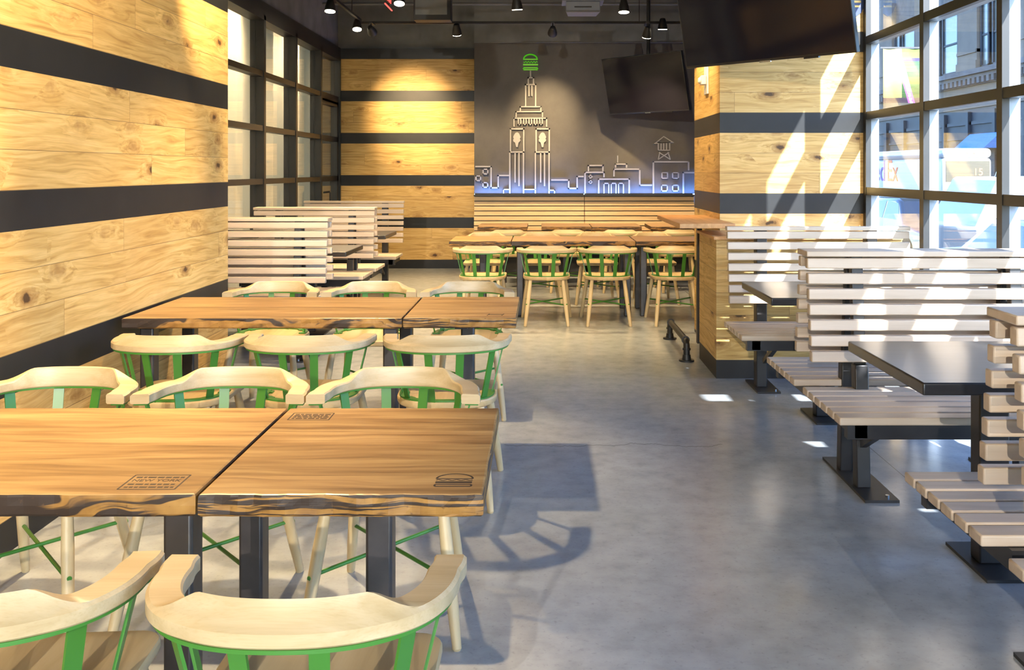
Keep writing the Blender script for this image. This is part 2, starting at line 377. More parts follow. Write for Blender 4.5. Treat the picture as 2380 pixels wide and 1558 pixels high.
# left storefront
fr = MB(); YL = [6.40, 7.70, 9.0, 10.32, 11.66, 12.98, 14.2]
for y in YL: fr.box(-3.05, -2.96, y - .035, y + .035, 0, 3.1); fr.box(-3.11, -3.05, y - .04, y + .04, 0, 3.1)
for z in [.17, .75, 1.326, 1.893, 2.473]:
    fr.box(-3.06, -2.97, 6.3, 12.98, z - .03, z + .03); fr.box(-3.11, -3.06, 6.3, 12.98, z - .02, z + .02)
fr.box(-3.12, -2.96, 6.3, 14.25, 3.05, 3.24); fr.box(-3.11, -2.97, 6.3, 12.98, 0, .12)
for y in YL[:-1]: fr.box(-3.055, -3.02, y + .035, y + .06, 0, 3.1)
w2 = struct(fr.build('window_2', M['frame']))
MB().box(-3.085, -3.075, 6.3, 12.98, .1, 3.06).build('glass', M['glass_l'], w2)
fr = MB()
for z in (.1, .75, 1.326, 1.893, 2.40): fr.box(-3.07, -2.985, 12.98, 14.2, z - .035, z + .035)
for z in (.1,): fr.box(-3.07, -2.985, 13.0, 14.2, 0, .2)
for y in (13.06, 14.12): fr.box(-3.07, -2.985, y - .05, y + .05, 0, 2.42)
fr.box(-3.07, -2.985, 12.98, 14.2, 2.40, 2.52)
d1 = struct(fr.build('door_1', M['frame'])); MB().box(-3.04, -3.03, 13.0, 14.2, .1, 3.06).build('glass', M['glass_l'], d1)
MB().tube([(-2.985, 13.18, 1.14), (-2.90, 13.18, 1.15), (-2.89, 13.18, 1.13), (-2.89, 13.18, .82), (-2.90, 13.18, .80), (-2.985, 13.18, .80)], .013).build('door_handle', M['black'], d1, smooth=True)
# vestibule beyond the left glass: pale panelled wall with folds, its own floor
def vest_mat():
    t = NT('vestibule_plaster'); n = t.noise(t.coords(), 1.2, 3)
    t.fin(t.mix(n, (.74, .71, .60), (.84, .82, .74)), .6)
    tl = t.n('BsdfTranslucent'); tl.inputs[0].default_value = (.80, .76, .64, 1); mx = t.n('MixShader'); mx.inputs[0].default_value = .6
    t.t.links.new(t.b.outputs[0], mx.inputs[1]); t.t.links.new(tl.outputs[0], mx.inputs[2]); t.t.links.new(mx.outputs[0], t.out.inputs[0])
    return t.mat
M['vest'] = vest_mat()
vw = MB(); pts = []
N = 260
for i in range(N + 1):
    y = 6.25 + 7.95 * i / N
    pts.append((-3.42 + .085 * math.sin(y * 4.83 + .9) + .02 * math.sin(y * 17), y))
vs = [(x, y, 0) for x, y in pts] + [(x, y, 3.6) for x, y in pts]
vw.add(vs, [(i, i + 1, N + 2 + i, N + 1 + i) for i in range(N)])
vo_ = vw.build('curtain', M['vest'], smooth=True); 
tag(vo_, 'long pale folded curtain hanging beyond the dark framed glass partition on the left', 'curtain')
struct(MB().box(-5.4, -5.3, 6.0, 14.6, 0, 4.3).box(-5.4, -3.3, 14.5, 14.6, 0, 4.3).box(-5.4, -2.3, 5.95, 6.05, 0, 4.3).build('wall_vestibule', M['vest']))

# ================================================================== LIGHTS
def aim(o, tgt): o.rotation_euler = (Vector(tgt) - o.location).to_track_quat('-Z', 'Y').to_euler()
def spot_head(name_label, pos, tgt, power, angle=70, blend=.6, color=WARM, group='track spotlights', radius=.045, rail_z=None, lensm=None):
    """track spotlight: lens centre at pos, housing behind it, aimed at tgt"""
    pos = Vector(pos); d = (Vector(tgt) - pos).normalized()
    root = thing('track_spotlight', name_label, 'spotlight', tuple(pos), 0, group)
    a = -d * .015; b = -d * .13; r = .059
    MB().tube([a + d * .015, a, a - d * .05, b, b - d * .008], [r, r, r * .86, r * .55, r * .3], 20).build('housing', M['black'], root, smooth='auto')
    z = d.to_track_quat('Z', 'Y').to_matrix().to_4x4()
    MB().prism([(math.cos(k * math.pi / 12) * .054, math.sin(k * math.pi / 12) * .054) for k in range(24)], .0005, .006, z).build('lens', lensm or M['lens'], root)
    rz = (rail_z if rail_z is not None else 3.268) - pos.z
    m_ = -d * .08
    MB().tube([m_, m_ + Vector((0, 0, .04)), Vector((m_.x, m_.y, max(rz, .05)))], .009, 8).box(m_.x - .02, m_.x + .02, m_.y - .04, m_.y + .20, max(rz, .05) - .022, max(rz, .05) - .003).build('stem', M['black'], root)
    l = bpy.data.lights.new('lamp_light', 'SPOT'); l.energy = power; l.color = color; l.spot_size = R(angle); l.spot_blend = blend; l.shadow_soft_size = radius
    lo = bpy.data.objects.new('lamp_light', l); COL.objects.link(lo); lo.parent = root; lo.location = d * .03
    lo.rotation_euler = d.to_track_quat('-Z', 'Y').to_euler()
    return root
TRK = 3.28
# tracks
def track(label, a, b):
    m = MB().bar(a, b, .034, .03)
    a, b = Vector(a), Vector(b); L = (b - a).length; n = max(1, int(L / 2.5))
    o = thing('light_track', label, 'light track', (0, 0, 0), 0, 'black light tracks')
    m.build('rail', M['black'], o)
    for i in range(n + 1):
        p = a.lerp(b, (i + .25) / (n + .5)); MB().tube([p + Vector((0, 0, .01)), Vector((p.x, p.y, 4.3))], .005, 6).build('hanger_rod', M['black'], o)
track('black light track crossing before the skyline mural wall', (-2.26, 12.0, TRK), (1.9, 12.0, TRK))
track('black light track running above the left glass partition toward the far wall', (-2.26, 6.8, TRK + .031), (-2.26, 12.0, TRK + .031))
track('second black light track crossing the room above the picture edge', (-2.26, 10.3, TRK), (1.9, 10.3, TRK))
track('black light track above the dining tables beside the plank wall', (-1.3, -6.2, TRK), (-1.3, 6.6, TRK))
track('black light track above the middle aisle near the right booths', (.9, -6.2, TRK), (.9, 8.9, TRK))
def px(x, y, D): return ((x - CX) * D / F, D, H + (CY - y) * D / F)
S = spot_head
S('bright spotlight at the corner where two black tracks meet', px(830, 68, 11.9), (-2.1, 10.8, 0), 400, 100)
S('spotlight at the left end hanging over the glass partition', px(767, 26, 10.2), (-2.3, 9.6, 0), 420, 100)
S('tilted spotlight just right of the track corner, aimed at the far wall', px(866, 76, 11.9), (-1.90, 14.2, 2.25), 950, 38, 1.0)
S('brightest starburst spotlight at the top edge left of centre', px(928, 8, 10.2), (-1.45, 9.0, 0), 300, 95)
S('tilted spotlight above the plank panel left of the mural', px(1062, 80, 11.9), (-1.0, 13.3, .6), 380, 90)
S('tilted spotlight at top centre near the green burger sign', px(1202, 22, 10.2), (-.1, 10.7, 0), 240, 90)
S('spotlight aimed at the mural tower, below the grey ceiling unit', px(1284, 78, 11.9), (.05, 13.95, 2.2), 620, 33, 1.0)
S('spotlight high above the far end tables, upper right of the mural', px(1450, 28, 10.2), (.85, 9.9, 0), 300, 95)
S('lower of two spotlights left of the big television', px(1503, 86, 11.9), (1.1, 13.2, .6), 380, 90)
S('spotlight nearest the left edge of the big television', px(1540, 68, 11.9), (1.5, 12.2, .5), 220, 80, .9)
# heads on unseen front tracks: added fill lights, some matching visible light pools
front = [((-1.30, .9, 3.13), (-2.02, 2.4, 1.8), 240, 80), ((-1.30, 3.2, 3.13), (-2.02, 4.4, 1.7), 260, 80), ((-1.30, 5.3, 3.13), (-2.02, 5.8, 2.7), 330, 70),
         ((-1.30, 3.75, 3.13), (-1.45, 2.75, .75), 620, 62), ((-1.30, 6.05, 3.13), (-1.25, 5.0, .75), 560, 66), ((-1.30, 6.45, 3.13), (-2.0, 7.8, .5), 500, 90),
         ((-1.30, -1.2, 3.13), (-1.6, .3, .6), 60, 80), ((.9, 7.0, 3.13), (.5, 9.5, .7), 280, 80), ((.9, 8.3, 3.13), (1.37, 8.0, 1.2), 160, 80), ((.95, 7.4, 3.13), (1.62, 13.95, 1.62), 700, 11)]
nm = ['plank wall near the camera', 'middle of the plank wall', 'top corner of the plank wall', 'front dining table', 'second dining table', 'nearest left booth', 'front chairs', 'far end dining tables', 'oak pillar', 'water tower on the mural']
for (p, t_, e, an), s_ in zip(front, nm): S('unseen track spotlight overhead aimed at the ' + s_, p, t_, e, an)
# two strong lamps far behind the camera throw the long chair and table shadows on the floor
S('strong spotlight behind the camera at the left, facing down the room', (-1.43, -5.85, 3.25), (-.3, 3.6, .4), 2300, 42, .5, (1, .92, .80), radius=.02)
S('strong spotlight behind the camera at the right, facing down the room', (1.5, -5.6, 3.2), (-.8, 3.0, .4), 1000, 40, .6, (1, .92, .80), radius=.02)
# unseen vestibule lamps added to make the curtain glow from behind
for y, e in ((8.0, 100), (10.6, 110), (13.2, 80)):
    S({8.0: 'nearest', 10.6: 'middle', 13.2: 'farthest'}[y] + ' unseen lamp added in the vestibule behind the pale curtain', (-4.1, y, 3.6), (-3.6, y, 1.6), e * 6, 140, .8, (1, .84, .58), group='vestibule downlights', rail_z=4.3)

# ================================================================== CHAIR
def chair_parts(root):
    # plan curve of the bow rail: straight arms joined by a superellipse back
    ax_, by, cy = .250, .225, -.045
    pts = []
    def se(t):
        s, c = math.sin(t), math.cos(t); e = 2 / 2.35
        return (ax_ * math.copysign(abs(s) ** e, s), cy - by * abs(c) ** e)
    arm = [(-.256, .014), (-.257, .0), (-.256, -.02)]
    NN = 44
    back = [se(-math.pi / 2 + math.pi * i / NN) for i in range(NN + 1)]
    cur = arm + back + [(-x, y) for x, y in reversed(arm)]
    # resample by arc length
    P = [Vector((x, y, 0)) for x, y in cur]; L = [0]
    for i in range(1, len(P)): L.append(L[-1] + (P[i] - P[i - 1]).length)
    def at(s):
        s = max(0, min(L[-1], s))
        for i in range(1, len(L)):
            if s <= L[i] + 1e-9:
                k = (s - L[i - 1]) / max(1e-9, L[i] - L[i - 1]); return P[i - 1].lerp(P[i], k)
        return P[-1]
    T = L[-1]
    def frame(s):
        p = at(s); d = (at(min(T, s + .012)) - at(max(0, s - .012))).normalized(); return p, d, Vector((d.y, -d.x, 0))
    def sm(a, b, x):
        k = max(0, min(1, (x - a) / (b - a))); return k * k * (3 - 2 * k)
    rail = MB(); K = 72; secs = []
    for i in range(K + 1):
        s = T * i / K; p, d, n = frame(s)
        if n.dot(Vector((0, 0, 0)) - p + Vector((0, -.02, 0))) > 0: n = -n       # outward
        q = abs(p.x)
        c = 1 - sm(.140, .212, q) if p.y < -.1 else 0.0          # crest weight
        wd = .062 - .012 * c
        zt = .709 + .037 * c
        si = .026 * c; e = .004
        z0 = .677
        prof = [(-wd / 2 + e, z0), (wd / 2 - e, z0), (wd / 2, z0 + e), (wd / 2, .703), (wd / 2 - e * 1.5, .7085),
                (wd / 2 - e * 1.5 - .002 * c - si * .60, .709 + (zt - .709) * .40), (wd / 2 - e * 2 - si, zt), (-wd / 2 + .012 * c + e, zt + .001 * (1 - c)), (-wd / 2 + .012 * c, zt - e), (-wd / 2, z0 + .014), (-wd / 2, z0 + e)]
        secs.append([p + n * o + Vector((0, 0, z)) for o, z in prof])
    m = len(secs[0]); vs = [v for s_ in secs for v in s_]; fs = []
    for i in range(K):
        for k in range(m): fs.append((i * m + k, i * m + (k + 1) % m, (i + 1) * m + (k + 1) % m, (i + 1) * m + k))
    fs += [tuple(range(m)), tuple(K * m + k for k in range(m - 1, -1, -1))]
    rail.add(vs, fs); rail.build('back_rail', M['maple'], root, smooth='auto')
    # green bow under the rail
    g = MB(); vs = []; fs = []
    for i in range(K + 1):
        s = T * (.012 + .976 * i / K); p, d, n = frame(s)
        if n.dot(Vector((0, -.02, 0)) - p) > 0: n = -n
        vs += [p + n * .024 + Vector((0, 0, .677)), p - n * .020 + Vector((0, 0, .677)), p - n * .020 + Vector((0, 0, .670)), p + n * .024 + Vector((0, 0, .670))]
    for i in range(K):
        for k in range(4): fs.append((i * 4 + k, i * 4 + (k + 1) % 4, (i + 1) * 4 + (k + 1) % 4, (i + 1) * 4 + k))
    fs += [(0, 1, 2, 3), (K * 4 + 3, K * 4 + 2, K * 4 + 1, K * 4)]
    g.add(vs, fs).build('rail_band', M['green'], root, smooth='auto')
    # seat
    def seat_out(k=1.0, off=0):
        o = []
        fr_, fy, rc_ = .222, .240, .05
        for i in range(7): a = i / 6 * math.pi / 2; o.append((fr_ - rc_ + rc_ * math.cos(a), fy - rc_ + rc_ * math.sin(a)))
        o = [(x, y) for x, y in o]
        o += [(-x, y) for x, y in reversed(o)]
        bk = []
        for i in range(33):
            a = math.pi + math.pi * i / 32; c, s_ = math.cos(a), math.sin(a); e = 2 / 2.5
            bk.append((.222 * math.copysign(abs(c) ** e, c), -.03 - .195 * abs(s_) ** e))
        o += bk
        return [(x - off * x / .222, y - off * (1 if y > 0 else -1) * min(1, abs(y) / .2)) for x, y in o]
    st = MB(); rings = [(seat_out(off=.014), .418), (seat_out(off=.004), .424), (seat_out(), .434), (seat_out(), .446), (seat_out(off=.003), .4515), (seat_out(off=.010), .4535), (seat_out(off=.035), .453), (seat_out(off=.09), .447), (seat_out(off=.15), .4435)]
    n = len(rings[0][0]); vs = [Vector((x, y, z)) for o, z in rings for x, y in o]; fs = [tuple(range(n - 1, -1, -1)), tuple((len(rings) - 1) * n + k for k in range(n))]
    for r_ in range(len(rings) - 1):
        for k in range(n): fs.append((r_ * n + k, r_ * n + (k + 1) % n, (r_ + 1) * n + (k + 1) % n, (r_ + 1) * n + k))
    st.add(vs, fs).build('seat', M['maple_seat'], root, smooth='auto')
    # green strap on the seat rim
    sb = MB(); vs = []; fs = []; K2 = 40
    for i in range(K2 + 1):
        a = math.pi * 1.0 - .10 + (math.pi + .20) * i / K2; c, s_ = math.cos(a), math.sin(a); e = 2 / 2.5
        ox, oy = math.copysign(abs(c) ** e, c), math.copysign(abs(s_) ** e, s_)
        for r_, z in ((.212, .459), (.182, .459), (.182, .452), (.212, .452)):
            vs.append((ox * r_, -.03 + oy * (r_ - .024), z))
    for i in range(K2):
        for k in range(4): fs.append((i * 4 + k, i * 4 + (k + 1) % 4, (i + 1) * 4 + (k + 1) % 4, (i + 1) * 4 + k))
    fs += [(0, 1, 2, 3), (K2 * 4 + 3, K2 * 4 + 2, K2 * 4 + 1, K2 * 4)]
    sb.add(vs, fs).build('seat_band', M['green'], root, smooth='auto')
    # spindles: four flat straps at the back, one each side
    tops = [(-.205, -.190, 1), (-.068, -.268, 1), (.068, -.268, 1), (.205, -.190, 1), (-.252, -.03, 2), (.252, -.03, 2)]
    bots = [(-.165, -.150), (-.057, -.212), (.057, -.212), (.165, -.150), (-.198, -.035), (.198, -.035)]
    for (tx, ty, kd), (bx_, by_) in zip(tops, bots):
        out = Vector((tx, ty + .02, 0)).normalized() if kd == 1 else Vector((math.copysign(1, tx), 0, 0))
        MB().bar((bx_, by_, .452), (tx, ty, .675), .034 if kd == 1 else .022, .006, up=out).bar((bx_, by_, .455), Vector((bx_, by_, .455)) - out * .03, .034, .006).build('spindle', M['green'], root)
    # legs
    feet = [(.235, .285), (-.235, .285), (.198, -.285), (-.198, -.285)]
    head = [(.178, .175), (-.178, .175), (.150, -.150), (-.150, -.150)]
    for (fx, fy), (hx, hy) in zip(feet, head):
        a, b = Vector((hx, hy, .425)), Vector((fx, fy, .004))
        lg = MB().tube([a, a.lerp(b, .35), a.lerp(b, .75), b, b - Vector((0, 0, .004))], [.0165, .0200, .0180, .0140, .011], 14)
        k = (.425 - .20) / .421; c = a.lerp(b, k); dx = Vector((fx, fy, 0)).normalized()
        l_ = lg.build('leg', M['maple_leg'], root, smooth='auto')
        MB().tube([c + dx * .016, c + dx * .0205], .0075, 10).build('rod_cap', M['green'], l_)
    def leg_at(i, z): a, b = Vector((*head[i], .425)), Vector((*feet[i], 0)); return a.lerp(b, (.425 - z) / .425)
    MB().tube([leg_at(0, .205), leg_at(3, .205)], .0065, 10).build('cross_rod', M['green'], root, smooth='auto')
    MB().tube([leg_at(1, .192), leg_at(2, .192)], .0065, 10).build('cross_rod', M['green'], root, smooth='auto')
CG = 'maple armchairs with green metal spindles'
ch0 = thing('armchair', '', 'chair'); chair_parts(ch0)
chairs = [  # x, y, rot (0 faces the far wall), label
 (-.432, 1.845, 0, 'pale maple armchair in the foreground with its back to the camera, right of two'),
 (-1.02, 1.845, 4, 'pale maple armchair in the foreground at the lower left corner, back to camera'),
 (-1.665, 3.20, 180, 'maple armchair facing camera across the front table, cut by the left picture edge'),
 (-1.072, 3.20, 180, 'maple armchair facing camera across the front table, middle of three'),
 (-.492, 3.20, 180, 'maple armchair facing camera across the front table, next to the open aisle'),
 (-1.615, 4.36, 0, 'maple armchair with back to camera before the second table, beside the plank wall'),
 (-1.035, 4.36, 0, 'maple armchair with back to camera before the second table, middle of three'),
 (-.425, 4.36, 2, 'maple armchair with back to camera before the second table, beside the aisle'),
 (-1.65, 5.86, 180, 'maple armchair behind the second table, leftmost of three, before the slatted booth back'),
 (-1.05, 5.86, 181, 'maple armchair behind the second table, middle of three'),
 (-.455, 5.86, 180, 'maple armchair behind the second table at its aisle end'),
 (-.565, 9.20, 0, 'maple armchair at the near side of the far long table, leftmost'),
 (.042, 9.20, 0, 'maple armchair at the near side of the far long table, second from left'),
 (.618, 9.20, 0, 'maple armchair at the near side of the far long table, third from left'),
 (1.25, 9.20, 0, 'maple armchair at the near side of the far long table, partly hidden at right'),
 (-.63, 10.62, 180, 'maple armchair facing camera behind the far long table, leftmost'),
 (-.02, 10.62, 180, 'maple armchair facing camera behind the far long table, second from left'),
 (.60, 10.62, 180, 'maple armchair facing camera behind the far long table, third from left'),
 (1.23, 10.62, 180, 'maple armchair facing camera behind the far long table, rightmost'),
 (-.40, 11.62, 0, 'maple armchair with back to camera at leftmost small banquette table'),
 (.30, 11.62, 0, 'maple armchair with back to camera at second small banquette table'),
 (.92, 11.62, 0, 'maple armchair with back to camera at third small banquette table'),
 (1.62, 11.62, 0, 'maple armchair with back to camera at the rightmost small banquette table'),
]
for i, (x, y, a, lab) in enumerate(chairs):
    if i == 0: ch0.location = (x, y, 0); ch0['label'] = lab; ch0['group'] = CG
    else: dup(ch0, (x, y, 0), R(a), lab, CG)

# ================================================================== TABLES
TT, TH = .75, .049
def slab(x0, x1, y0, y1, z1, th, wav=.0035, seed=0, mats=None, rnd_corner=.008):
    rr = random.Random(seed); m = MB()
    nx, ny = 36, 6
    def edge(n, amp):
        ph = [rr.uniform(0, 6.3) for _ in range(4)]
        return [amp * (math.sin(i * .55 + ph[0]) * .5 + math.sin(i * 1.3 + ph[1]) * .35 + math.sin(i * 2.9 + ph[2]) * .25) for i in range(n)]
    def ring(z, off, amp_seed):
        f, b = edge(nx + 1, wav), edge(nx + 1, wav); pts = []
        for i in range(nx + 1): pts.append((x0 + off + (x1 - x0 - 2 * off) * i / nx, y0 + off + f[i], z))
        for i in range(1, ny): pts.append((x1 - off, y0 + off + (y1 - y0 - 2 * off) * i / ny, z))
        for i in range(nx, -1, -1): pts.append((x0 + off + (x1 - x0 - 2 * off) * i / nx, y1 - off + b[i], z))
        for i in range(ny - 1, 0, -1): pts.append((x0 + off, y0 + off + (y1 - y0 - 2 * off) * i / ny, z))
        return pts
    st = rr.getstate(); rings = []
    for z, off in ((z1 - th, .006), (z1 - th + .006, .001), (z1 - th * .5, 0), (z1 - .006, .001), (z1 - .0015, .003), (z1, .007)):
        rr.setstate(st) if z > z1 - .007 else None
        rings.append(ring(z, off, 0))
    n = len(rings[0]); vs = [v for r_ in rings for v in r_]
    m.add(vs, [tuple(range(n - 1, -1, -1))], 1)
    top = [len(rings) * n - n + k for k in range(n)]
    m.f.append(tuple(top)); m.m.append(0)
    for r_ in range(len(rings) - 1):
        for k in range(n):
            m.f.append((r_ * n + k, r_ * n + (k + 1) % n, (r_ + 1) * n + (k + 1) % n, (r_ + 1) * n + k)); m.m.append(1 if r_ < len(rings) - 2 else 0)
    return m
def strokes(m, pts, w, z, h=.0008, closed=False):
    pts = list(pts) + ([pts[0]] if closed else [])
    for a, b in zip(pts, pts[1:]): m.bar((a[0], a[1], z), (b[0], b[1], z), w, h)
def burger_mark(root, cx, cy, s, z, flip=1):
    m = MB(); hw = .5 * s
    dome = [(cx - flip * hw * math.cos(t), cy + flip * (.10 * s + .42 * s * math.sin(t))) for t in [math.pi * i / 16 for i in range(17)]]
    strokes(m, dome, .0045, z, closed=True)
    wv = [(cx + flip * (-hw + s * i / 16), cy + flip * (-.02 * s + .035 * s * math.sin(i * 1.57))) for i in range(17)]; strokes(m, wv, .0040, z)
    for k in (-.16, -.21, -.26): strokes(m, [(cx - hw, cy + flip * k * s), (cx + hw, cy + flip * k * s)], .0042, z)
    a, b = -.38 * s, -.55 * s
    box = [(cx - hw * .96, cy + flip * a), (cx + hw * .96, cy + flip * a), (cx + hw, cy + flip * (a + b) / 2), (cx + hw * .96, cy + flip * b), (cx - hw * .96, cy + flip * b), (cx - hw, cy + flip * (a + b) / 2)]
    strokes(m, box, .0045, z, closed=True)
    m.build('burnt_burger_mark', M['burnt'], root)
def text_mesh(txt, size, ext, mat, name, parent=None, align='CENTER', sx=1.0):
    c = bpy.data.curves.new(name, 'FONT'); c.body = txt; c.size = size; c.extrude = ext; c.align_x = align; c.align_y = 'CENTER'
    o = bpy.data.objects.new(name, c); COL.objects.link(o); dg = bpy.context.evaluated_depsgraph_get(); dg.update()
    me = bpy.data.meshes.new_from_object(o.evaluated_get(dg)); bpy.data.objects.remove(o); bpy.data.curves.remove(c)
    me.transform(Matrix.Diagonal((sx, 1, 1, 1))); me.materials.clear(); me.materials.append(mat)
    o = bpy.data.objects.new(name, me); COL.objects.link(o)
    if parent: o.parent = parent
    return o
def plate_mark(root, cx, cy, wd, dp, z, words=True, rot=0):
    m = MB(); rr = random.Random(int(cx * 1000))
    strokes(m, [(cx - wd/2, cy - dp/2), (cx + wd/2, cy - dp/2), (cx + wd/2, cy + dp/2), (cx - wd/2, cy + dp/2)], .0034, z, closed=True)
    rows = [.32, -.16, -.36] if words else [.30, .10, -.08, -.28]
    for r_ in rows:
        x = cx - wd * .43
        while x < cx + wd * .42:
            l = rr.uniform(.006, .020); m.bar((x, cy + r_ * dp, z), (min(x + l, cx + wd * .44), cy + r_ * dp, z), .0075 if words else .0085, .0008); x += l + .0035
    m.build('burnt_label_mark', M['burnt'], root)
    if words:
        t = text_mesh('NEW YORK', .022, .0004, M['burnt'], 'burnt_lettering', root, sx=.95); t.location = (cx, cy + .1 * dp, z)
def post_leg(root, cx, cy, w_, d_, mat, h=None):
    MB().box(cx - w_/2, cx + w_/2, cy - d_/2, cy + d_/2, 0, h or TT - TH - .006).build('leg', mat, root, bevel=.008, seg=2)
def four_top(label, x0, y0, edge='edge_blot', seed=1, wx=1.22, group='oiled wood dining tables'):
    r_ = thing('dining_table', label, 'table', (x0, y0, 0), 0, group)
    slab(0.002, wx - .002, 0, .762, TT, TH, seed=seed).build('tabletop', [M['top'], M[edge]], r_)
    for cx in (.085, wx - .072):
        for cy in (.12, .66): post_leg(r_, cx, cy, .066, .075, M['steel_brown'])
    for cx in (.085, wx - .072): MB().box(cx - .03, cx + .03, .10, .68, TT - TH - .018, TT - TH).build('top_bracket', M['steel'], r_)
    return r_
def two_top(label, x0, y0, edge='edge_line', seed=2, wx=.62, group='oiled wood dining tables', front=False):
    r_ = thing('dining_table', label, 'table', (x0, y0, 0), 0, group)
    slab(0.002, wx - .002, 0, .762, TT, TH, seed=seed).build('tabletop', [M['top'], M[edge]], r_)
    post_leg(r_, wx / 2, .12 if front else .52, .070, .075, M['steel_brown'])
    MB().box(wx/2 - .03, wx/2 + .03, .08, .68, TT - TH - .018, TT - TH).build('top_bracket', M['steel'], r_)
    return r_
t1 = four_top('large foreground dining table at lower left with dark blotched live edge', -1.965, 2.08, 'edge_blot', 1)
plate_mark(t1, 1.965 - .868, .085, .125, .10, TT)
t2 = two_top('small foreground dining table by the aisle with burnt burger mark', -.744, 2.08, 'edge_line', 2)
burger_mark(t2, .744 - .198, .10, .082, TT); plate_mark(t2, .744 - .655, .66, .115, .075, TT, False)
t3 = four_top('long dining table against the plank wall in the second row', -1.985, 4.555, 'edge_blot', 5, wx=1.325)
t4 = two_top('small dining table ending the second row at the aisle', -.66, 4.565, 'edge_line', 6, wx=.54)
m = MB(); strokes(m, [(.40, .10), (.47, .10)], .012, TT); strokes(m, [(.395, .075), (.405, .125)], .005, TT); strokes(m, [(.465, .075), (.475, .125)], .005, TT)
m.build('burnt_mark', M['burnt'], t4)
two_top('small dining table at the left end of the far long row', -.915, 9.47, 'edge_line', 7, wx=.61)
four_top('long dining table in the centre of the far row', -.303, 9.47, 'edge_blot', 8)
four_top('long dining table at the right of the far row, behind the oak half wall', .92, 9.47, 'edge_line', 9)
for i, (x, s_) in enumerate([(-.80, 'farthest left'), (-.01, 'second from the left'), (.61, 'third from the left, touching its neighbour'), (1.34, 'farthest right, near the orange ledge')]):
    two_top('small table before the slatted banquette, ' + s_, x, 11.9, 'edge_line', 20 + i, group='small tables along the banquette')

# ================================================================== BOOTHS
def booth(label, x0, yc, near_seat=True, far_seat=True, two_backs=True, mirror=False, W=1.2, group='slatted booth benches', single=False):
    r_ = thing('booth_bench', label, 'bench', (x0, yc, 0), 0, group)
    def bx(m, a, b, *r, mi=0):
        if mirror: a, b = W - b, W - a
        return m.box(a, b, *r, mi=mi)
    def back(sgn):
        m = MB(); th = .042
        for k in range(7):
            z0 = .578 + k * .0695; z1 = z0 + .048
            o = .150 - .082 * ((z0 - .58) / .48)
            y_out, y_in = sgn * o, sgn * (o - th)
            m.box(0, W, y_out, y_in, z0, z1)
        return m.build('backrest', M['slat'], r_, bevel=.005, seg=2)
    sides = [-1] + ([1] if two_backs else [])
    for s_ in sides: back(s_)
    MB().box(-.004, W + .004, -.085, .085 if two_backs else -.02, 1.050, 1.076).build('cap_board', M['slat'], r_, bevel=.004)
    def seat(sgn):
        m = MB()
        for k in range(6):
            a = .075 + k * .096; m.box(-.022, W - .012, sgn * a, sgn * (a + .080), .42, .452)
        m.build('seat', M['slat'], r_, bevel=.005, seg=2)
        f = MB()
        for xx in (.05, W - .10): f.box(xx, xx + .05, sgn * .05, sgn * .60, .36, .42)
        f.box(.02, W - .03, sgn * .555, sgn * .60, .355, .42)
        for xx in (.235, W - .235): f.bar((xx, sgn * .13, .20), (xx, sgn * .45, .36), .03, .03)
        f.build('seat_frame', M['steel'], r_)
    if near_seat: seat(-1)
    if far_seat: seat(1)
    if single: ps = [(.235, .0)], [(W - .235, .0)]
    for xx in (.235, W - .235):
        if single:
            MB().box(xx - .035, xx + .035, -.045, .045, .01, 1.05).build('post', M['steel'], r_, bevel=.006)
            MB().box(xx - .06, xx + .09, -.19, .19, 0, .012).build('base_plate', M['steel'], r_)
        else:
            for s_ in (-1, 1):
                MB().bar((xx, s_ * .125, .01), (xx, s_ * .095, .56), .062, .062, up=(0, 1, 0)).bar((xx, s_ * .085, .54), (xx, s_ * .032, 1.05), .055, .04, up=(0, 1, 0)).build('post', M['steel'], r_, bevel=.005)
            MB().box(xx - .05, xx + .10, -.32, .32, 0, .012).build('base_plate', M['steel'], r_)
        for yy in ((-.16, .16) if single else (-.28, .28)): MB().tube([(xx + .06, yy, .010), (xx + .06, yy, .022)], .009, 6).build('bolt', M['chrome'], r_)
    return r_
booth('slatted booth bench nearest the camera at the right picture edge', 1.22, 2.56)
booth('double slatted booth bench on the right, second from camera, streaked with sun', 1.22, 4.52)
booth('slatted booth bench against the oak half wall below the pillar', 1.22, 6.44, True, False, False, single=True)
booth('slatted booth bench on the left, nearest behind the plank wall', -2.865, 7.57, mirror=True)
booth('slatted booth bench on the left, middle of the three', -2.865, 9.67, mirror=True)
booth('slatted booth bench on the left, farthest, by the glass door', -2.865, 11.70, True, False, False, single=True, mirror=True)
def booth_table(label, x0, yc, mirror=False, W=1.2, D=.78):
    r_ = thing('booth_table', label, 'table', (x0, yc, 0), 0, 'black topped booth tables')
    MB().box(0, W, -D/2, D/2, .708, .75).build('tabletop', M['black_top'], r_, bevel=.006, seg=3)
    for cx in ((.40, .95) if not mirror else (W - .40, W - .95)):
        MB().box(cx - .055, cx + .055, -.04, .04, .012, .70).build('leg', M['steel'], r_, bevel=.006)
        MB().box(cx - .09, cx + .16, -.175, .175, 0, .012).build('base_plate', M['steel'], r_)
        MB().box(cx - .05, cx + .05, -.28, .28, .69, .708).build('top_bracket', M['steel'], r_)
booth_table('black booth table nearest the camera at right, between two slatted benches', 1.25, 3.56)
booth_table('black booth table in the right row, before the oak half wall', 1.25, 5.66)
booth_table('black booth table on the left between nearest and middle bench', -2.87, 8.62, True)
booth_table('black booth table on the left between middle and farthest bench', -2.87, 10.69, True)

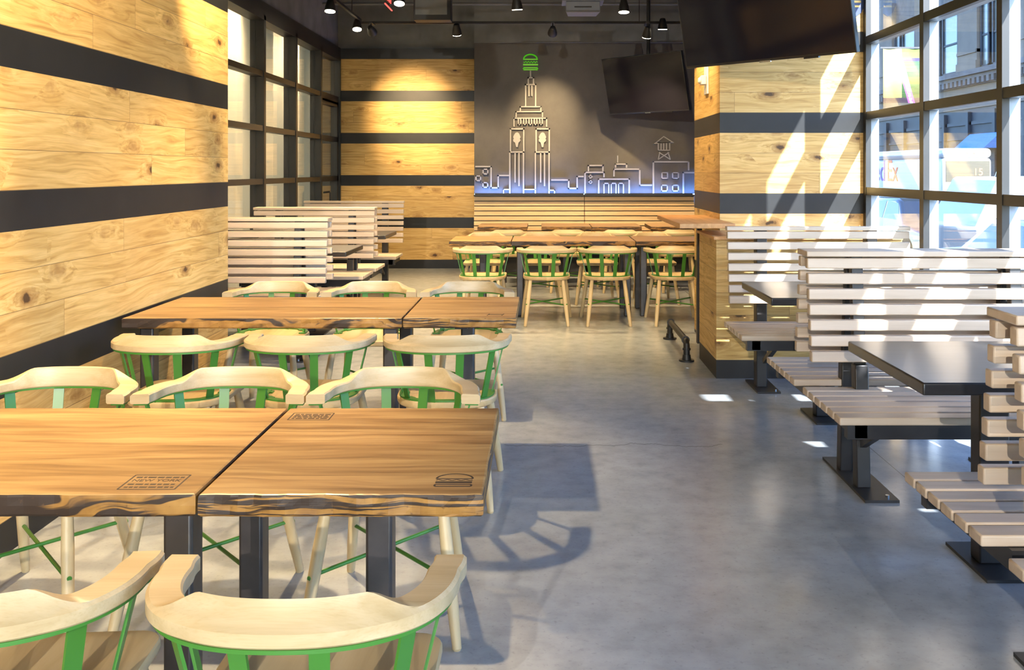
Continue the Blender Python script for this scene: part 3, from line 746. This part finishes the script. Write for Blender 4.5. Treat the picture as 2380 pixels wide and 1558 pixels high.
# ================================================================== BANQUETTE
for x0, x1, lab in ((-.965, .597, 'left half of the slatted wall banquette under the skyline'), (.603, 2.16, 'right half of the slatted wall banquette under the skyline')):
    r_ = thing('banquette', lab, 'bench', (x0, 13.6, 0), 0, 'banquette along the mural wall'); W = x1 - x0
    m = MB()
    for k in range(9): z0 = .455 + k * .0695; m.box(0, W, .03 + .012 * k, .06 + .012 * k, z0, z0 + .058)
    m.build('backrest', M['slat_wall'], r_, bevel=.003)
    m = MB()
    for k in range(6): m.box(0, W, -.60 + k * .10, -.512 + k * .10, .42, .45)
    m.build('seat', M['slat_wall'], r_, bevel=.003)
    MB().box(0, W, .16, .30, .40, 1.075).build('back_panel', M['black'], r_)
    MB().box(.05, W - .05, -.50, .10, 0, .415).build('base', M['black'], r_)
    MB().box(0, W, .02, .345, 1.078, 1.096).box(0, W, .222, .23, 1.096, 1.114).build('top_rail', M['black'], r_)

# ================================================================== MURAL (raised white line work)
MD = 13.95
def mp(cx_, cy_):   # point on the mural wall from measurements
    x, y = cx_ / 4.1 + 1090, cy_ / 4.1 + 80
    return ((x - CX) * MD / F, H + (CY - y) * MD / F)
def lines(polys, root, name, mat, w_=.020, th=.022, off=.016):
    m = MB()
    for pl in polys:
        P = [mp(*p) for p in pl]
        for a, b in zip(P, P[1:]):
            A, B = Vector((a[0], MD - off - th / 2, a[1])), Vector((b[0], MD - off - th / 2, b[1])); d = (B - A).normalized() * w_ / 2
            m.bar(A - d, B + d, w_, th, up=(0, 1, 0))
    # stand-off pins
    for pl in polys:
        a = mp(*pl[0]); m.tube([(a[0], MD, a[1]), (a[0], MD - off, a[1])], .004, 6)
    return m.build(name, mat, root)
def sq(cx_, cy_, s): h = s / 2; return [(cx_ - h, cy_ - h), (cx_ + h, cy_ - h), (cx_ + h, cy_ + h), (cx_ - h, cy_ + h), (cx_ - h, cy_ - h)]
B0 = 1522
tw = thing('wall_sculpture', 'tall stepped skyscraper of raised white lines on the dark mural wall', 'wall art', (0, 0, 0), 0, 'skyline line art')
lines([[(587, 355), (587, 405)], [(565, 465), (565, 415), (615, 415), (615, 465)], [(540, 680), (540, 480), (635, 480), (635, 680)], [(572, 488), (572, 585)], [(600, 488), (600, 585)]], tw, 'spire', M['white'])
lines([[(490, 728), (490, 692), (685, 692), (685, 728)], [(450, 785), (450, 738), (700, 738), (700, 785)], [(430, 875), (430, 800), (740, 800), (740, 875)]] +
      [[(c - 12, 812), (c - 12, 860), (c + 12, 860), (c + 12, 812)] for c in (482, 533, 584, 635, 686)], tw, 'stepped_crown', M['white'], .018)
for s_, sh in (('left', 0), ('right', 243)):
    lines([[(397 + sh, 1108), (397 + sh, 902), (522 + sh, 902), (522 + sh, 1108)], [(390 + sh, B0), (390 + sh, 1122), (520 + sh, 1122), (520 + sh, B0)],
           [(440 + sh, 1130), (440 + sh, 1405)], [(477 + sh, 1130), (477 + sh, 1440)]], tw, 'tower_shaft', M['white'])
    m = MB()
    def blob(pts, m=m):
        P = [mp(*p) for p in pts]; n = len(P)
        m.add([(x, MD - .016, z) for x, z in P] + [(x, MD - .038, z) for x, z in P], [tuple(range(n)), tuple(range(2 * n - 1, n - 1, -1))] + [(i, (i + 1) % n, n + (i + 1) % n, n + i) for i in range(n)])
    cx_ = 457 + sh
    blob([(cx_ + dx, 1000 + dy) for dx, dy in [(-6, 75), (-18, 30), (-32, 22), (-36, 5), (-28, -5), (-35, -20), (-26, -42), (-14, -60), (4, -66), (20, -56), (28, -38), (36, -20), (28, -5), (36, 8), (28, 22), (16, 30), (8, 75)]])
    m.build('ice_cream_cone', M['white'], tw)
lines([[(330, B0), (330, 1478), (383, 1478)], [(527, 1478), (632, 1478)], [(765, 1485), (815, 1485), (815, B0)]], tw, 'base_steps', M['white'], .016)
sk = thing('wall_sculpture', 'low white line buildings at the left end of the skyline', 'wall art', (0, 0, 0), 0, 'skyline line art')
lines([[(68, 1260), (212, 1260), (212, 1462), (280, 1462), (280, 1345), (375, 1345)]], sk, 'roof_line', M['white'])
for q in (sq(158, 1308, 44), sq(90, 1372, 44), sq(157, 1435, 44)): lines([q], sk, 'window_outline', M['white'], .016)
sk = thing('wall_sculpture', 'middle group of white line buildings with roof mast and doors', 'wall art', (0, 0, 0), 0, 'skyline line art')
lines([[(790, 1388), (950, 1388), (950, 1468), (1030, 1468), (1030, 1355), (1085, 1355)], [(1105, B0), (1105, 1315), (1285, 1315), (1285, 1355)], [(1137, 1298), (1137, 1250), (1275, 1250), (1275, 1298)],
       [(1235, B0), (1235, 1380), (1525, 1380), (1525, B0)], [(1380, 1348), (1380, 1285), (1625, 1285), (1625, 1438), (1735, 1438)], [(1395, 1265), (1395, 1237), (1500, 1237), (1500, 1265)]], sk, 'roof_line', M['white'])
lines([[(1415, 1160), (1415, 1218)]], sk, 'mast', M['white'], .014)
for q in (sq(1157, 1355, 26), sq(1157, 1407, 26)): lines([q], sk, 'window_outline', M['white'], .016)
for a in (1285, 1354, 1424): lines([[(a, B0), (a, 1420), (a + 46, 1420), (a + 46, B0)]], sk, 'door_outline', M['white'], .016)
sk = thing('wall_sculpture', 'white line building with four windows at the right of skyline', 'wall art', (0, 0, 0), 0, 'skyline line art')
lines([[(1755, B0), (1755, 1215), (2090, 1215), (2090, 1290)], [(2040, B0), (2040, 1318), (2180, 1318)]], sk, 'roof_line', M['white'])
for q in (sq(1863, 1345, 54), sq(1965, 1345, 54), sq(1860, 1465, 54), sq(1965, 1465, 54)): lines([q], sk, 'window_outline', M['white'], .016)
sk = thing('wall_sculpture', 'small white line water tower standing on the right building', 'wall art', (0, 0, 0), 0, 'skyline line art')
lines([[(1760, 1048), (1853, 975), (1945, 1032), (1910, 1030), (1800, 1035), (1760, 1048)]], sk, 'roof', M['white'], .013)
lines([[(1802, 1105), (1802, 1032), (1910, 1032), (1910, 1105), (1802, 1105)], [(1828, 1040), (1828, 1095)], [(1853, 1040), (1853, 1095)], [(1880, 1040), (1880, 1095)]], sk, 'tank', M['white'], .013)
lines([[(1805, 1190), (1900, 1128)], [(1912, 1190), (1812, 1128)], [(1815, 1125), (1802, 1190)], [(1895, 1125), (1915, 1190)]], sk, 'stand', M['white'], .013)
bg_ = thing('burger_sign', 'glowing green outline burger sign on top of the white skyscraper', 'sign', (0, 0, 0))
dome = [(586 - 64 * math.cos(t), 240 - 46 * math.sin(t)) for t in [math.pi * i / 18 for i in range(19)]]
lines([dome + [dome[0]]], bg_, 'top_bun', M['sign_green'], .017)
lines([[(522 + 130 * i / 20, 266 + 6 * math.sin(i * 1.57)) for i in range(21)]], bg_, 'lettuce', M['sign_green'], .010)
lines([[(524, 291), (650, 291)]], bg_, 'patty', M['sign_green'], .024)
lines([[(526, 320), (648, 320), (652, 328), (648, 338), (526, 338), (521, 328), (526, 320)]], bg_, 'bottom_bun', M['sign_green'], .018)
# blue light strip below the skyline
ls = MB().box(-.97, 2.45, 13.845, 13.885, 1.098, 1.104).build('led_strip', M['led']); tag(ls, 'blue glowing light strip behind the banquette top, washing the skyline', 'light strip')

# ================================================================== TELEVISIONS
def tv(label, xl, yl, zb, xr, yr, w_=1.37, h_=.78, tilt=12.9):
    e = Vector((xr - xl, yr - yl, 0)); W = e.length; e.normalize(); n = Vector((e.y, -e.x, 0))
    up = Vector((n.x * math.sin(R(tilt)), n.y * math.sin(R(tilt)), math.cos(R(tilt)))); nn = e.cross(up)
    mid = Vector(((xl + xr) / 2, (yl + yr) / 2, zb)) + up * h_ / 2
    Mx = Matrix(((e.x, nn.x, up.x, 0), (e.y, nn.y, up.y, 0), (e.z, nn.z, up.z, 0), (0, 0, 0, 1)))   # local x width, y normal, z up
    if nn.dot(n) < 0: s_ = -1
    else: s_ = 1
    r_ = thing('television', label, 'television', tuple(mid), 0, 'ceiling hung televisions')
    def P(x, y, z): return Mx @ Vector((x, s_ * y, z))
    def B(name, x0, x1, y0, y1, z0, z1, mat, bev=0):
        m = MB(); m.box(x0, x1, min(s_ * y0, s_ * y1), max(s_ * y0, s_ * y1), z0, z1); m.v = [tuple(Mx @ Vector(v)) for v in m.v]; return m.build(name, mat, r_, bevel=bev)
    B('casing', -W/2, W/2, -.045, 0, -h_/2, h_/2, M['bezel'], .004)
    B('screen', -W/2 + .010, W/2 - .010, 0, .0015, -h_/2 + .018, h_/2 - .010, M['screen'])
    B('badge', -.045, .045, -.005, .006, -h_/2 - .006, -h_/2 + .006, M['chrome'])
    B('sensor', W*.22, W*.30, -.02, .003, -h_/2 - .010, -h_/2, M['bezel'])
    B('wall_mount', -.2, .2, -.11, -.045, -.15, .15, M['black'])
    a = P(0, -.10, 0); MB().tube([a, Vector((a.x, a.y, 4.3 - mid.z))], .025, 12).build('ceiling_pole', M['black'], r_)
    return r_
tv('big black television hanging top right in front of the oak pillar', 1.07, 7.16, 2.20, 2.01, 6.17)
tv('smaller looking black television hanging before the mural wall', .944, 13.5, 2.22, 1.904, 12.5)
# ================================================================== SMALL THINGS
r_ = thing('alarm_strobe', 'small white alarm horn on the side of the oak pillar', 'alarm', (1.367, 8.0, 2.20))
MB().box(-.014, 0, -.075, .075, -.125, .125).build('plate', M['white_plastic'], r_, bevel=.004)
MB().box(-.055, -.014, -.045, .045, -.045, .03).tube([(-.055, 0, -.01), (-.075, 0, -.01)], [.03, .02], 12).build('horn', M['white_plastic'], r_, bevel=.004)
r_ = thing('bar_ledge', 'orange brown wooden standing ledge fixed to the pillar side', 'ledge', (1.17, 7.44, 0))
MB().box(-.20, .195, -.62, .70, 1.035, 1.07).build('ledge_top', M['ledge'], r_, bevel=.004)
MB().box(.125, .165, .62, .68, 0, 1.035).build('leg', M['steel'], r_)
r_ = thing('foot_rail', 'black iron pipe foot rail on the floor by half wall', 'foot rail', (1.095, 7.8, 0))
for yy in (-.48, .48):
    MB().tube([(0, yy, 0), (0, yy, .012)], .058, 20).tube([(0, yy, .012), (0, yy, .05)], [.034, .030], 16).build('flange', M['black'], r_, smooth='auto')
pts = [(0, -.48, .04), (0, -.48, .10), (0, -.475, .125), (0, -.455, .146), (0, -.43, .152), (0, 0, .152), (0, .43, .152), (0, .455, .146), (0, .475, .125), (0, .48, .10), (0, .48, .04)]
MB().tube(pts, .024, 16).build('pipe', M['black'], r_, smooth='auto')
m = MB()
for s_ in (-1, 1): m.tube([(0, s_ * .48, .085), (0, s_ * .48, .10)], .031, 16).tube([(0, s_ * .435, .152), (0, s_ * .415, .152)], .031, 16)
m.build('elbow_collars', M['black'], r_)
# grey ceiling unit near top centre
M['unit'] = plain('unit_grey', (.20, .23, .30), .5, var=.05)
x0, y0, z0 = px(1310, 3, 11.2); x1 = px(1400, 3, 11.2)[0]
r_ = thing('projector', 'grey blue projector unit hanging at the top centre of the picture', 'projector', ((x0 + x1) / 2, 11.3, z0))
MB().prism([(-.20, -.12), (.20, -.12), (.17, .20), (-.17, .20)], -.13, .0).build('body', M['unit'], r_, bevel=.01)
MB().box(-.24, .24, -.14, .22, .0, .02).tube([(0, 0, 0), (0, 0, 4.3 - z0)], .02, 10).build('bracket', M['unit'], r_)
MB().box(-.10, .10, -.124, -.118, -.075, -.06).build('vent_slot', M['black'], r_)
# dark ceiling box with a pale inner panel left of the top centre
c = px(1005, 20, 10.9)
r_ = thing('speaker', 'dark square ceiling speaker box behind the starburst lamp', 'speaker', (c[0], 11.05, c[2]))
MB().box(-.22, .20, -.10, .12, -.12, .22).build('cabinet', M['black'], r_, bevel=.006)
MB().box(-.20, .16, -.106, -.098, -.06, .20).build('grille', M['grey'], r_)
MB().tube([(0, 0, .2), (0, 0, 4.3 - c[2])], .012, 8).build('hanger_rod', M['black'], r_)
# exit sign at the very top
a = px(911, 25, 11.2)
r_ = thing('exit_sign', 'red lit exit sign whose lower edge shows at the picture top', 'exit sign', (a[0], 10.95, a[2] + .13))
M['red'] = emit('exit_red', (1, .12, .10), 1.6)
M['acrylic'] = glass('exit_acrylic', (.95, .85, .85), 1.0)
MB().box(-.004, .004, -.25, .25, -.13, .08).build('panel', M['acrylic'], r_)
MB().box(-.007, .007, -.25, .25, -.135, -.125).build('lit_edge', M['red'], r_)
for s_ in (1,):
    t = text_mesh('EXIT', .17, .002, M['red'], 'lettering', r_); t.rotation_euler = (R(90), 0, R(90)); t.location = (.008, 0, -.02)
MB().box(-.025, .025, -.26, .26, .08, .13).tube([(0, 0, .12), (0, 0, 4.3 - a[2] - .13)], .008, 8).build('canopy', M['black'], r_)
# sprinkler pipe high on the mural wall
pp = MB().tube([(-3.0, 13.2, 3.72), (2.4, 13.2, 3.72)], .02, 10)
for x in (-2.2, -.6, 1.0): pp.tube([(x, 13.2, 3.72), (x, 13.2, 4.3)], .006, 6)
tag(pp.build('sprinkler_pipe', M['ceil']), 'thin dark sprinkler pipe running along the ceiling before the far wall', 'pipe')
# window graphic: small round badge high on the pillar edge
b_ = thing('wall_badge', 'dark blue and yellow shield sticker high on the pillar beside the window', 'sticker', (2.415, 7.425, 2.72))
M['navy'] = plain('navy_print', (.02, .04, .13), .5); M['gold'] = plain('gold_print', (.75, .50, .12), .5)
MB().prism([(-.06, .07), (.06, .07), (.065, .0), (.04, -.06), (0, -.09), (-.04, -.06), (-.065, 0)], 0, .003, Matrix.Rotation(R(90), 4, 'X')).build('shield', M['navy'], b_)
MB().box(-.035, .035, -.005, -.003, .015, .032).box(-.03, .03, -.005, -.003, -.02, -.006).build('stripes', M['gold'], b_)

# ================================================================== OUTSIDE
SZ = -.6
M['asphalt'] = plain('asphalt', (.03, .03, .032), .85, sc_=3)
M['pave'] = plain('pavement', (.12, .117, .113), .85, sc_=2)
st = MB().box(5.6, 24.2, -40, 150, SZ - .2, SZ); struct(st.build('floor_street', M['asphalt']))
struct(MB().box(2.76, 5.6, -40, 150, SZ - .2, SZ + .15).build('floor_sidewalk', M['pave']))
struct(MB().box(24.2, 26.2, -40, 150, SZ - .2, SZ + .15).build('floor_far_sidewalk', M['pave']))
M['stone'] = plain('grey_stone', (.115, .105, .10), .8, sc_=1.5, var=.25)
M['stone_beige'] = plain('beige_stone', (.19, .145, .105), .8, sc_=1, var=.1)
M['stone_dark'] = plain('dark_painted_facade', (.018, .020, .026), .6, sc_=1, var=.3)
M['pane_out'] = plain('facade_window_pane', (.11, .13, .12), .25, spec=.6, var=.1, sc_=.5)
FX = 26.0
b_ = thing('building', 'old stone building across the street with cornice and tall windows', 'building', (FX, 60, SZ))
Z = lambda z: z - SZ
MB().box(.6, 8, -30, 60, 0, 26).build('wall', M['stone'], b_)
m = MB()
m.box(.1, .6, -30, 60, Z(5.2), Z(6.55)); m.build('beige_band', M['stone_beige'], b_)
m = MB(); m.box(-.5, .6, -30, 60, Z(7.15), Z(7.45)); m.box(-.3, .6, -30, 60, Z(6.95), Z(7.15))
m.box(-.05, .6, -30, 60, Z(6.55), Z(6.95))
y = -28
while y < 55: m.box(-.32, -.04, y, y + .32, Z(6.60), Z(6.95)); y += .62
m.build('cornice', M['stone'], b_)
m = MB(); y = -30
while y < 58:
    yy = y
    m.box(.28, .6, yy, yy + 2.7, Z(7.45), Z(14)); m.box(.18, .6, yy - .05, yy + 2.75, Z(7.45), Z(8.1)); m.box(.2, .6, yy, yy + 2.7, Z(8.6), Z(8.8)); y += 7.1
m.build('piers', M['stone_beige'], b_)
for k in range(12):
    y = -30 + k * 7.1 + 2.7 + .25
    for yy, w_ in ((y, 2.5), (y + 2.9, 1.1)):
        f_ = MB().box(.42, .6, yy, yy + .16, Z(7.6), Z(11.6)).box(.42, .6, yy + w_ - .16, yy + w_, Z(7.6), Z(11.6)).box(.42, .6, yy, yy + w_, Z(7.45), Z(7.75)).box(.42, .6, yy, yy + w_, Z(11.4), Z(11.7)).box(.46, .6, yy, yy + w_, Z(9.5), Z(9.62)).build('window', M['stone_dark'], b_)
        MB().box(.52, .58, yy, yy + w_, Z(7.6), Z(11.6)).build('pane', M['pane_out'], f_)
m = MB(); m.box(.2, .6, -30, 60, 0, Z(5.2)); y = -29
while y < 58: m.box(.0, .3, y, y + .35, 0, Z(5.0)); m.box(.08, .3, y, y + 3.2, Z(4.2), Z(4.4)); m.box(.08, .3, y, y + 3.2, Z(3.3), Z(3.42)); y += 3.5
m.build('shopfront', M['stone_dark'], b_)
M['blue_awning'] = plain('blue_awning', (.06, .22, .48), .7)
aw = MB(); aw.add([(25.9, 54.5, 3.6), (25.9, 58.5, 3.6), (24.9, 58.5, 2.7), (24.9, 54.5, 2.7), (25.9, 54.5, 2.7), (25.9, 58.5, 2.7)], [(0, 1, 2, 3), (0, 3, 4), (1, 5, 2), (3, 2, 5, 4), (0, 4, 5, 1)])
tag(aw.build('awning', M['blue_awning']), 'blue awning over a shop door across the street', 'awning')
# delivery van
M['van_white'] = plain('white_vehicle_paint', (.36, .37, .38), .3, spec=.6, var=.02)
M['tinted'] = NT('tinted_vehicle_glass').fin((.015, .02, .025), .08, 0, .6)
M['tyre'] = plain('tyre_rubber', (.015, .015, .015), .8)
M['orange'] = plain('orange_lettering', (.70, .08, .01), .5, var=.02); M['purple'] = plain('purple_lettering', (.16, .05, .35), .5, var=.02)
M['amber'] = emit('marker_light', (1, .25, .06), .9)
def wheels(root, xs, ys, r_=.42, wd=.26):
    for x in xs:
        for y in ys: MB().tube([(x - wd/2, y, r_), (x + wd/2, y, r_)], r_, 24).build('wheel', M['tyre'], root)
v = thing('delivery_van', 'white boxy delivery van with orange letters across the street', 'van', (16.6, 40, SZ))
MB().prism([(0, 0), (0, 8.2), (2.05, 8.2), (2.05, 0)], .45, 2.55).prism([(.0, 0), (0, 8.2), (2.05, 8.2), (2.05, 0)], 2.54, 2.95).build('body', M['van_white'], v, bevel=.18, seg=4)
MB().box(.12, 1.93, -.012, .05, 1.55, 2.42).build('windscreen', M['tinted'], v)
MB().box(-.012, .05, .5, 2.0, 1.55, 2.35).build('door_window', M['tinted'], v)
t = text_mesh('Fed', 1.45, .006, M['purple'], 'purple_lettering', v); t.rotation_euler = (R(90), 0, R(-90)); t.location = (-.012, 7.75, 1.95)
t = text_mesh('Ex', 1.45, .006, M['orange'], 'orange_lettering', v); t.rotation_euler = (R(90), 0, R(-90)); t.location = (-.012, 5.75, 1.95)
for x in (.35, .75, 1.02, 1.30, 1.70): MB().tube([(x, -.02, 2.76), (x, .02, 2.76)], .045, 10).build('marker_light', M['amber'], v)
t = text_mesh('15', .42, .004, M['amber'], 'red_number', v); t.rotation_euler = (R(90), 0, 0); t.location = (1.45, -.02, 1.95)
MB().box(.05, 2.0, -.12, .1, .45, .75).box(.3, 1.75, -.03, .05, .85, 1.25).build('bumper', M['tinted'], v)
wheels(v, (.16, 1.89), (1.3, 6.6))
# cars
def car(label, x, y, mat, L=4.6, W=1.85, hh=1.42, group='cars on the street', rz=0):
    c_ = thing('car', label, 'car', (x, y, SZ), rz, group)
    prof = [(0, .35), (0, .72), (.12, .82), (1.05, .92), (1.55, hh - .06), (1.85, hh), (3.0, hh), (3.75, .98), (4.45, .9), (L, .78), (L, .35)]
    m = MB(); n = len(prof); vs = []
    for k, (w_, sh) in enumerate(((W/2, 0), (-W/2, 0))):
        for (yy, z) in prof:
            ww = w_ * (1 - .16 * max(0, (z - .9) / .5)); vs.append((ww, yy, z))
    m.add(vs, [tuple(range(n)), tuple(range(2*n - 1, n - 1, -1))] + [(i, (i + 1) % n, n + (i + 1) % n, n + i) for i in range(n)])
    m.build('body', mat, c_, bevel=.07, seg=3)
    for s_ in (-1, 1):
        m = MB(); pw = [(1.30, .97), (1.62, hh - .10), (2.28, hh - .06), (2.28, .97)]; pr = [(2.36, .97), (2.36, hh - .06), (2.98, hh - .08), (3.5, .99)]
        for q in (pw, pr):
            f_ = lambda z: s_ * (W/2 * (1 - .16 * max(0, (z - .9) / .5)) + .004)
            m.add([(f_(z), a_, z) for a_, z in q] + [(f_(z) - s_ * .02, a_, z) for a_, z in q], [(0, 1, 2, 3), (7, 6, 5, 4), (0, 4, 5, 1), (1, 5, 6, 2), (2, 6, 7, 3), (3, 7, 4, 0)])
        m.build('side_windows', M['tinted'], c_)
    MB().add([(-.70, 1.10, .955), (.70, 1.10, .955), (.64, 1.56, hh - .055), (-.64, 1.56, hh - .055), (-.70, 1.14, .93), (.70, 1.14, .93), (.64, 1.6, hh - .08), (-.64, 1.6, hh - .08)], [(0, 1, 2, 3), (7, 6, 5, 4), (0, 4, 5, 1), (1, 5, 6, 2), (2, 6, 7, 3), (3, 7, 4, 0)]).build('windscreen', M['tinted'], c_)
    for s_ in (-1, 1): MB().box(s_ * .55, s_ * .88, -.02, .06, .60, .74).build('headlight', M['chrome'], c_)
    MB().box(-.45, .45, -.02, .04, .45, .66).build('grille', M['chrome'], c_)
    wheels(c_, (-W/2 + .10, W/2 - .10), (.85, 3.65), .33, .22)
    return c_
M['car_black'] = NT('black_car_paint').fin((.012, .014, .02), .12, .2, .6, coat=.6)
M['car_silver'] = NT('silver_car_paint').fin((.35, .36, .38), .25, .7, .5, coat=.4)
car('black car parked outside, seen low through the left window bays', 8.6, 19.5, M['car_black'])
car('silver car parked outside, just above the slatted booth backs', 6.75, 9.8, M['car_silver'])
# white panel van at the right pane
v = thing('panel_van', 'white panel van close outside, with roof beacon, in the right window bay', 'van', (7.05, 15.5, SZ))
bd = MB().add([(.15, 0, .4), (3.6, 0, .4), (3.6, 1.9, .4), (.15, 1.9, .4), (-.1, 0, 1.1), (3.6, 0, 1.1), (3.6, 1.9, 1.1), (-.1, 1.9, 1.1), (.32, .06, 1.93), (3.6, .06, 1.95), (3.6, 1.84, 1.95), (.32, 1.84, 1.93)],
   [(0, 3, 2, 1), (0, 1, 5, 4), (1, 2, 6, 5), (2, 3, 7, 6), (3, 0, 4, 7), (4, 5, 9, 8), (5, 6, 10, 9), (6, 7, 11, 10), (7, 4, 8, 11), (8, 9, 10, 11)])
bd.build('body', M['van_white'], v, bevel=.06, seg=3)
MB().box(.95, 1.75, -.012, .03, .95, 1.35).build('door_panel', M['stone'], v)
MB().tube([(.55, .5, 1.93), (.55, .5, 2.05)], [.10, .06], 12).tube([(.55, .5, 2.0), (.58, .5, 2.3)], .012, 6).build('roof_beacon', M['tinted'], v)
MB().tube([(.8, -.02, .38), (.8, .24, .38)], .38, 20).build('wheel', M['tyre'], v); MB().tube([(3.1, -.02, .38), (3.1, .24, .38)], .38, 20).build('wheel', M['tyre'], v)
MB().tube([(.8, 1.66, .38), (.8, 1.92, .38)], .38, 20).build('wheel', M['tyre'], v); MB().tube([(3.1, 1.66, .38), (3.1, 1.92, .38)], .38, 20).build('wheel', M['tyre'], v)
# street banner
def banner_mat():
    t = NT('banner_print'); p = t.sep(t.coords()); u = p[0]; z = p[2]
    c = t.ramp(z, [(0.0, (.05, .03, .30)), (.10, (.03, .42, .10)), (.36, (.45, .75, .10)), (.50, (.03, .42, .10)), (.80, (.08, .04, .45)), (.86, (.55, .80, .15))])
    c.node.color_ramp.interpolation = 'CONSTANT'
    c = t.mix(1.0, c, (.15, .15, .15), 'MULTIPLY')
    d = t.m('ABSOLUTE', t.m('SUBTRACT', t.m('ADD', u, t.m('MULTIPLY', z, .30)), .55))
    c = t.mix(t.m('LESS_THAN', d, .07), c, (.32, .08, .45)); c = t.mix(t.m('MULTIPLY', t.m('LESS_THAN', d, .03), t.m('GREATER_THAN', t.noise(t.coords(), 22, 2), .48)), c, (.9, .9, .9))
    c = t.mix(t.m('MULTIPLY', t.m('LESS_THAN', u, .35), t.m('GREATER_THAN', z, .1)), c, (.36, .31, .10))
    return t.fin(c, .7)
M['banner'] = banner_mat()
b_ = thing('street_banner', 'green yellow and purple checked banner hanging outside the first window bay', 'banner', (6.53, 18.5, 2.73))
mb = MB(); n = 12
vs = [(x * .84 / n, .02 * math.sin(x * .9), z) for z in (0, 1.04) for x in range(n + 1)]
mb.add(vs, [(i, i + 1, n + 2 + i, n + 1 + i) for i in range(n)])
cl = mb.build('cloth', M['banner'], b_, smooth=True); cl.modifiers.new('solid', 'SOLIDIFY').thickness = .006
MB().bar((-.05, 0, 1.06), (.95, 0, 1.06), .03, .03).tube([(.93, 0, -3.33), (.93, 0, 3.2)], .03, 12).build('pole', M['steel'], b_)
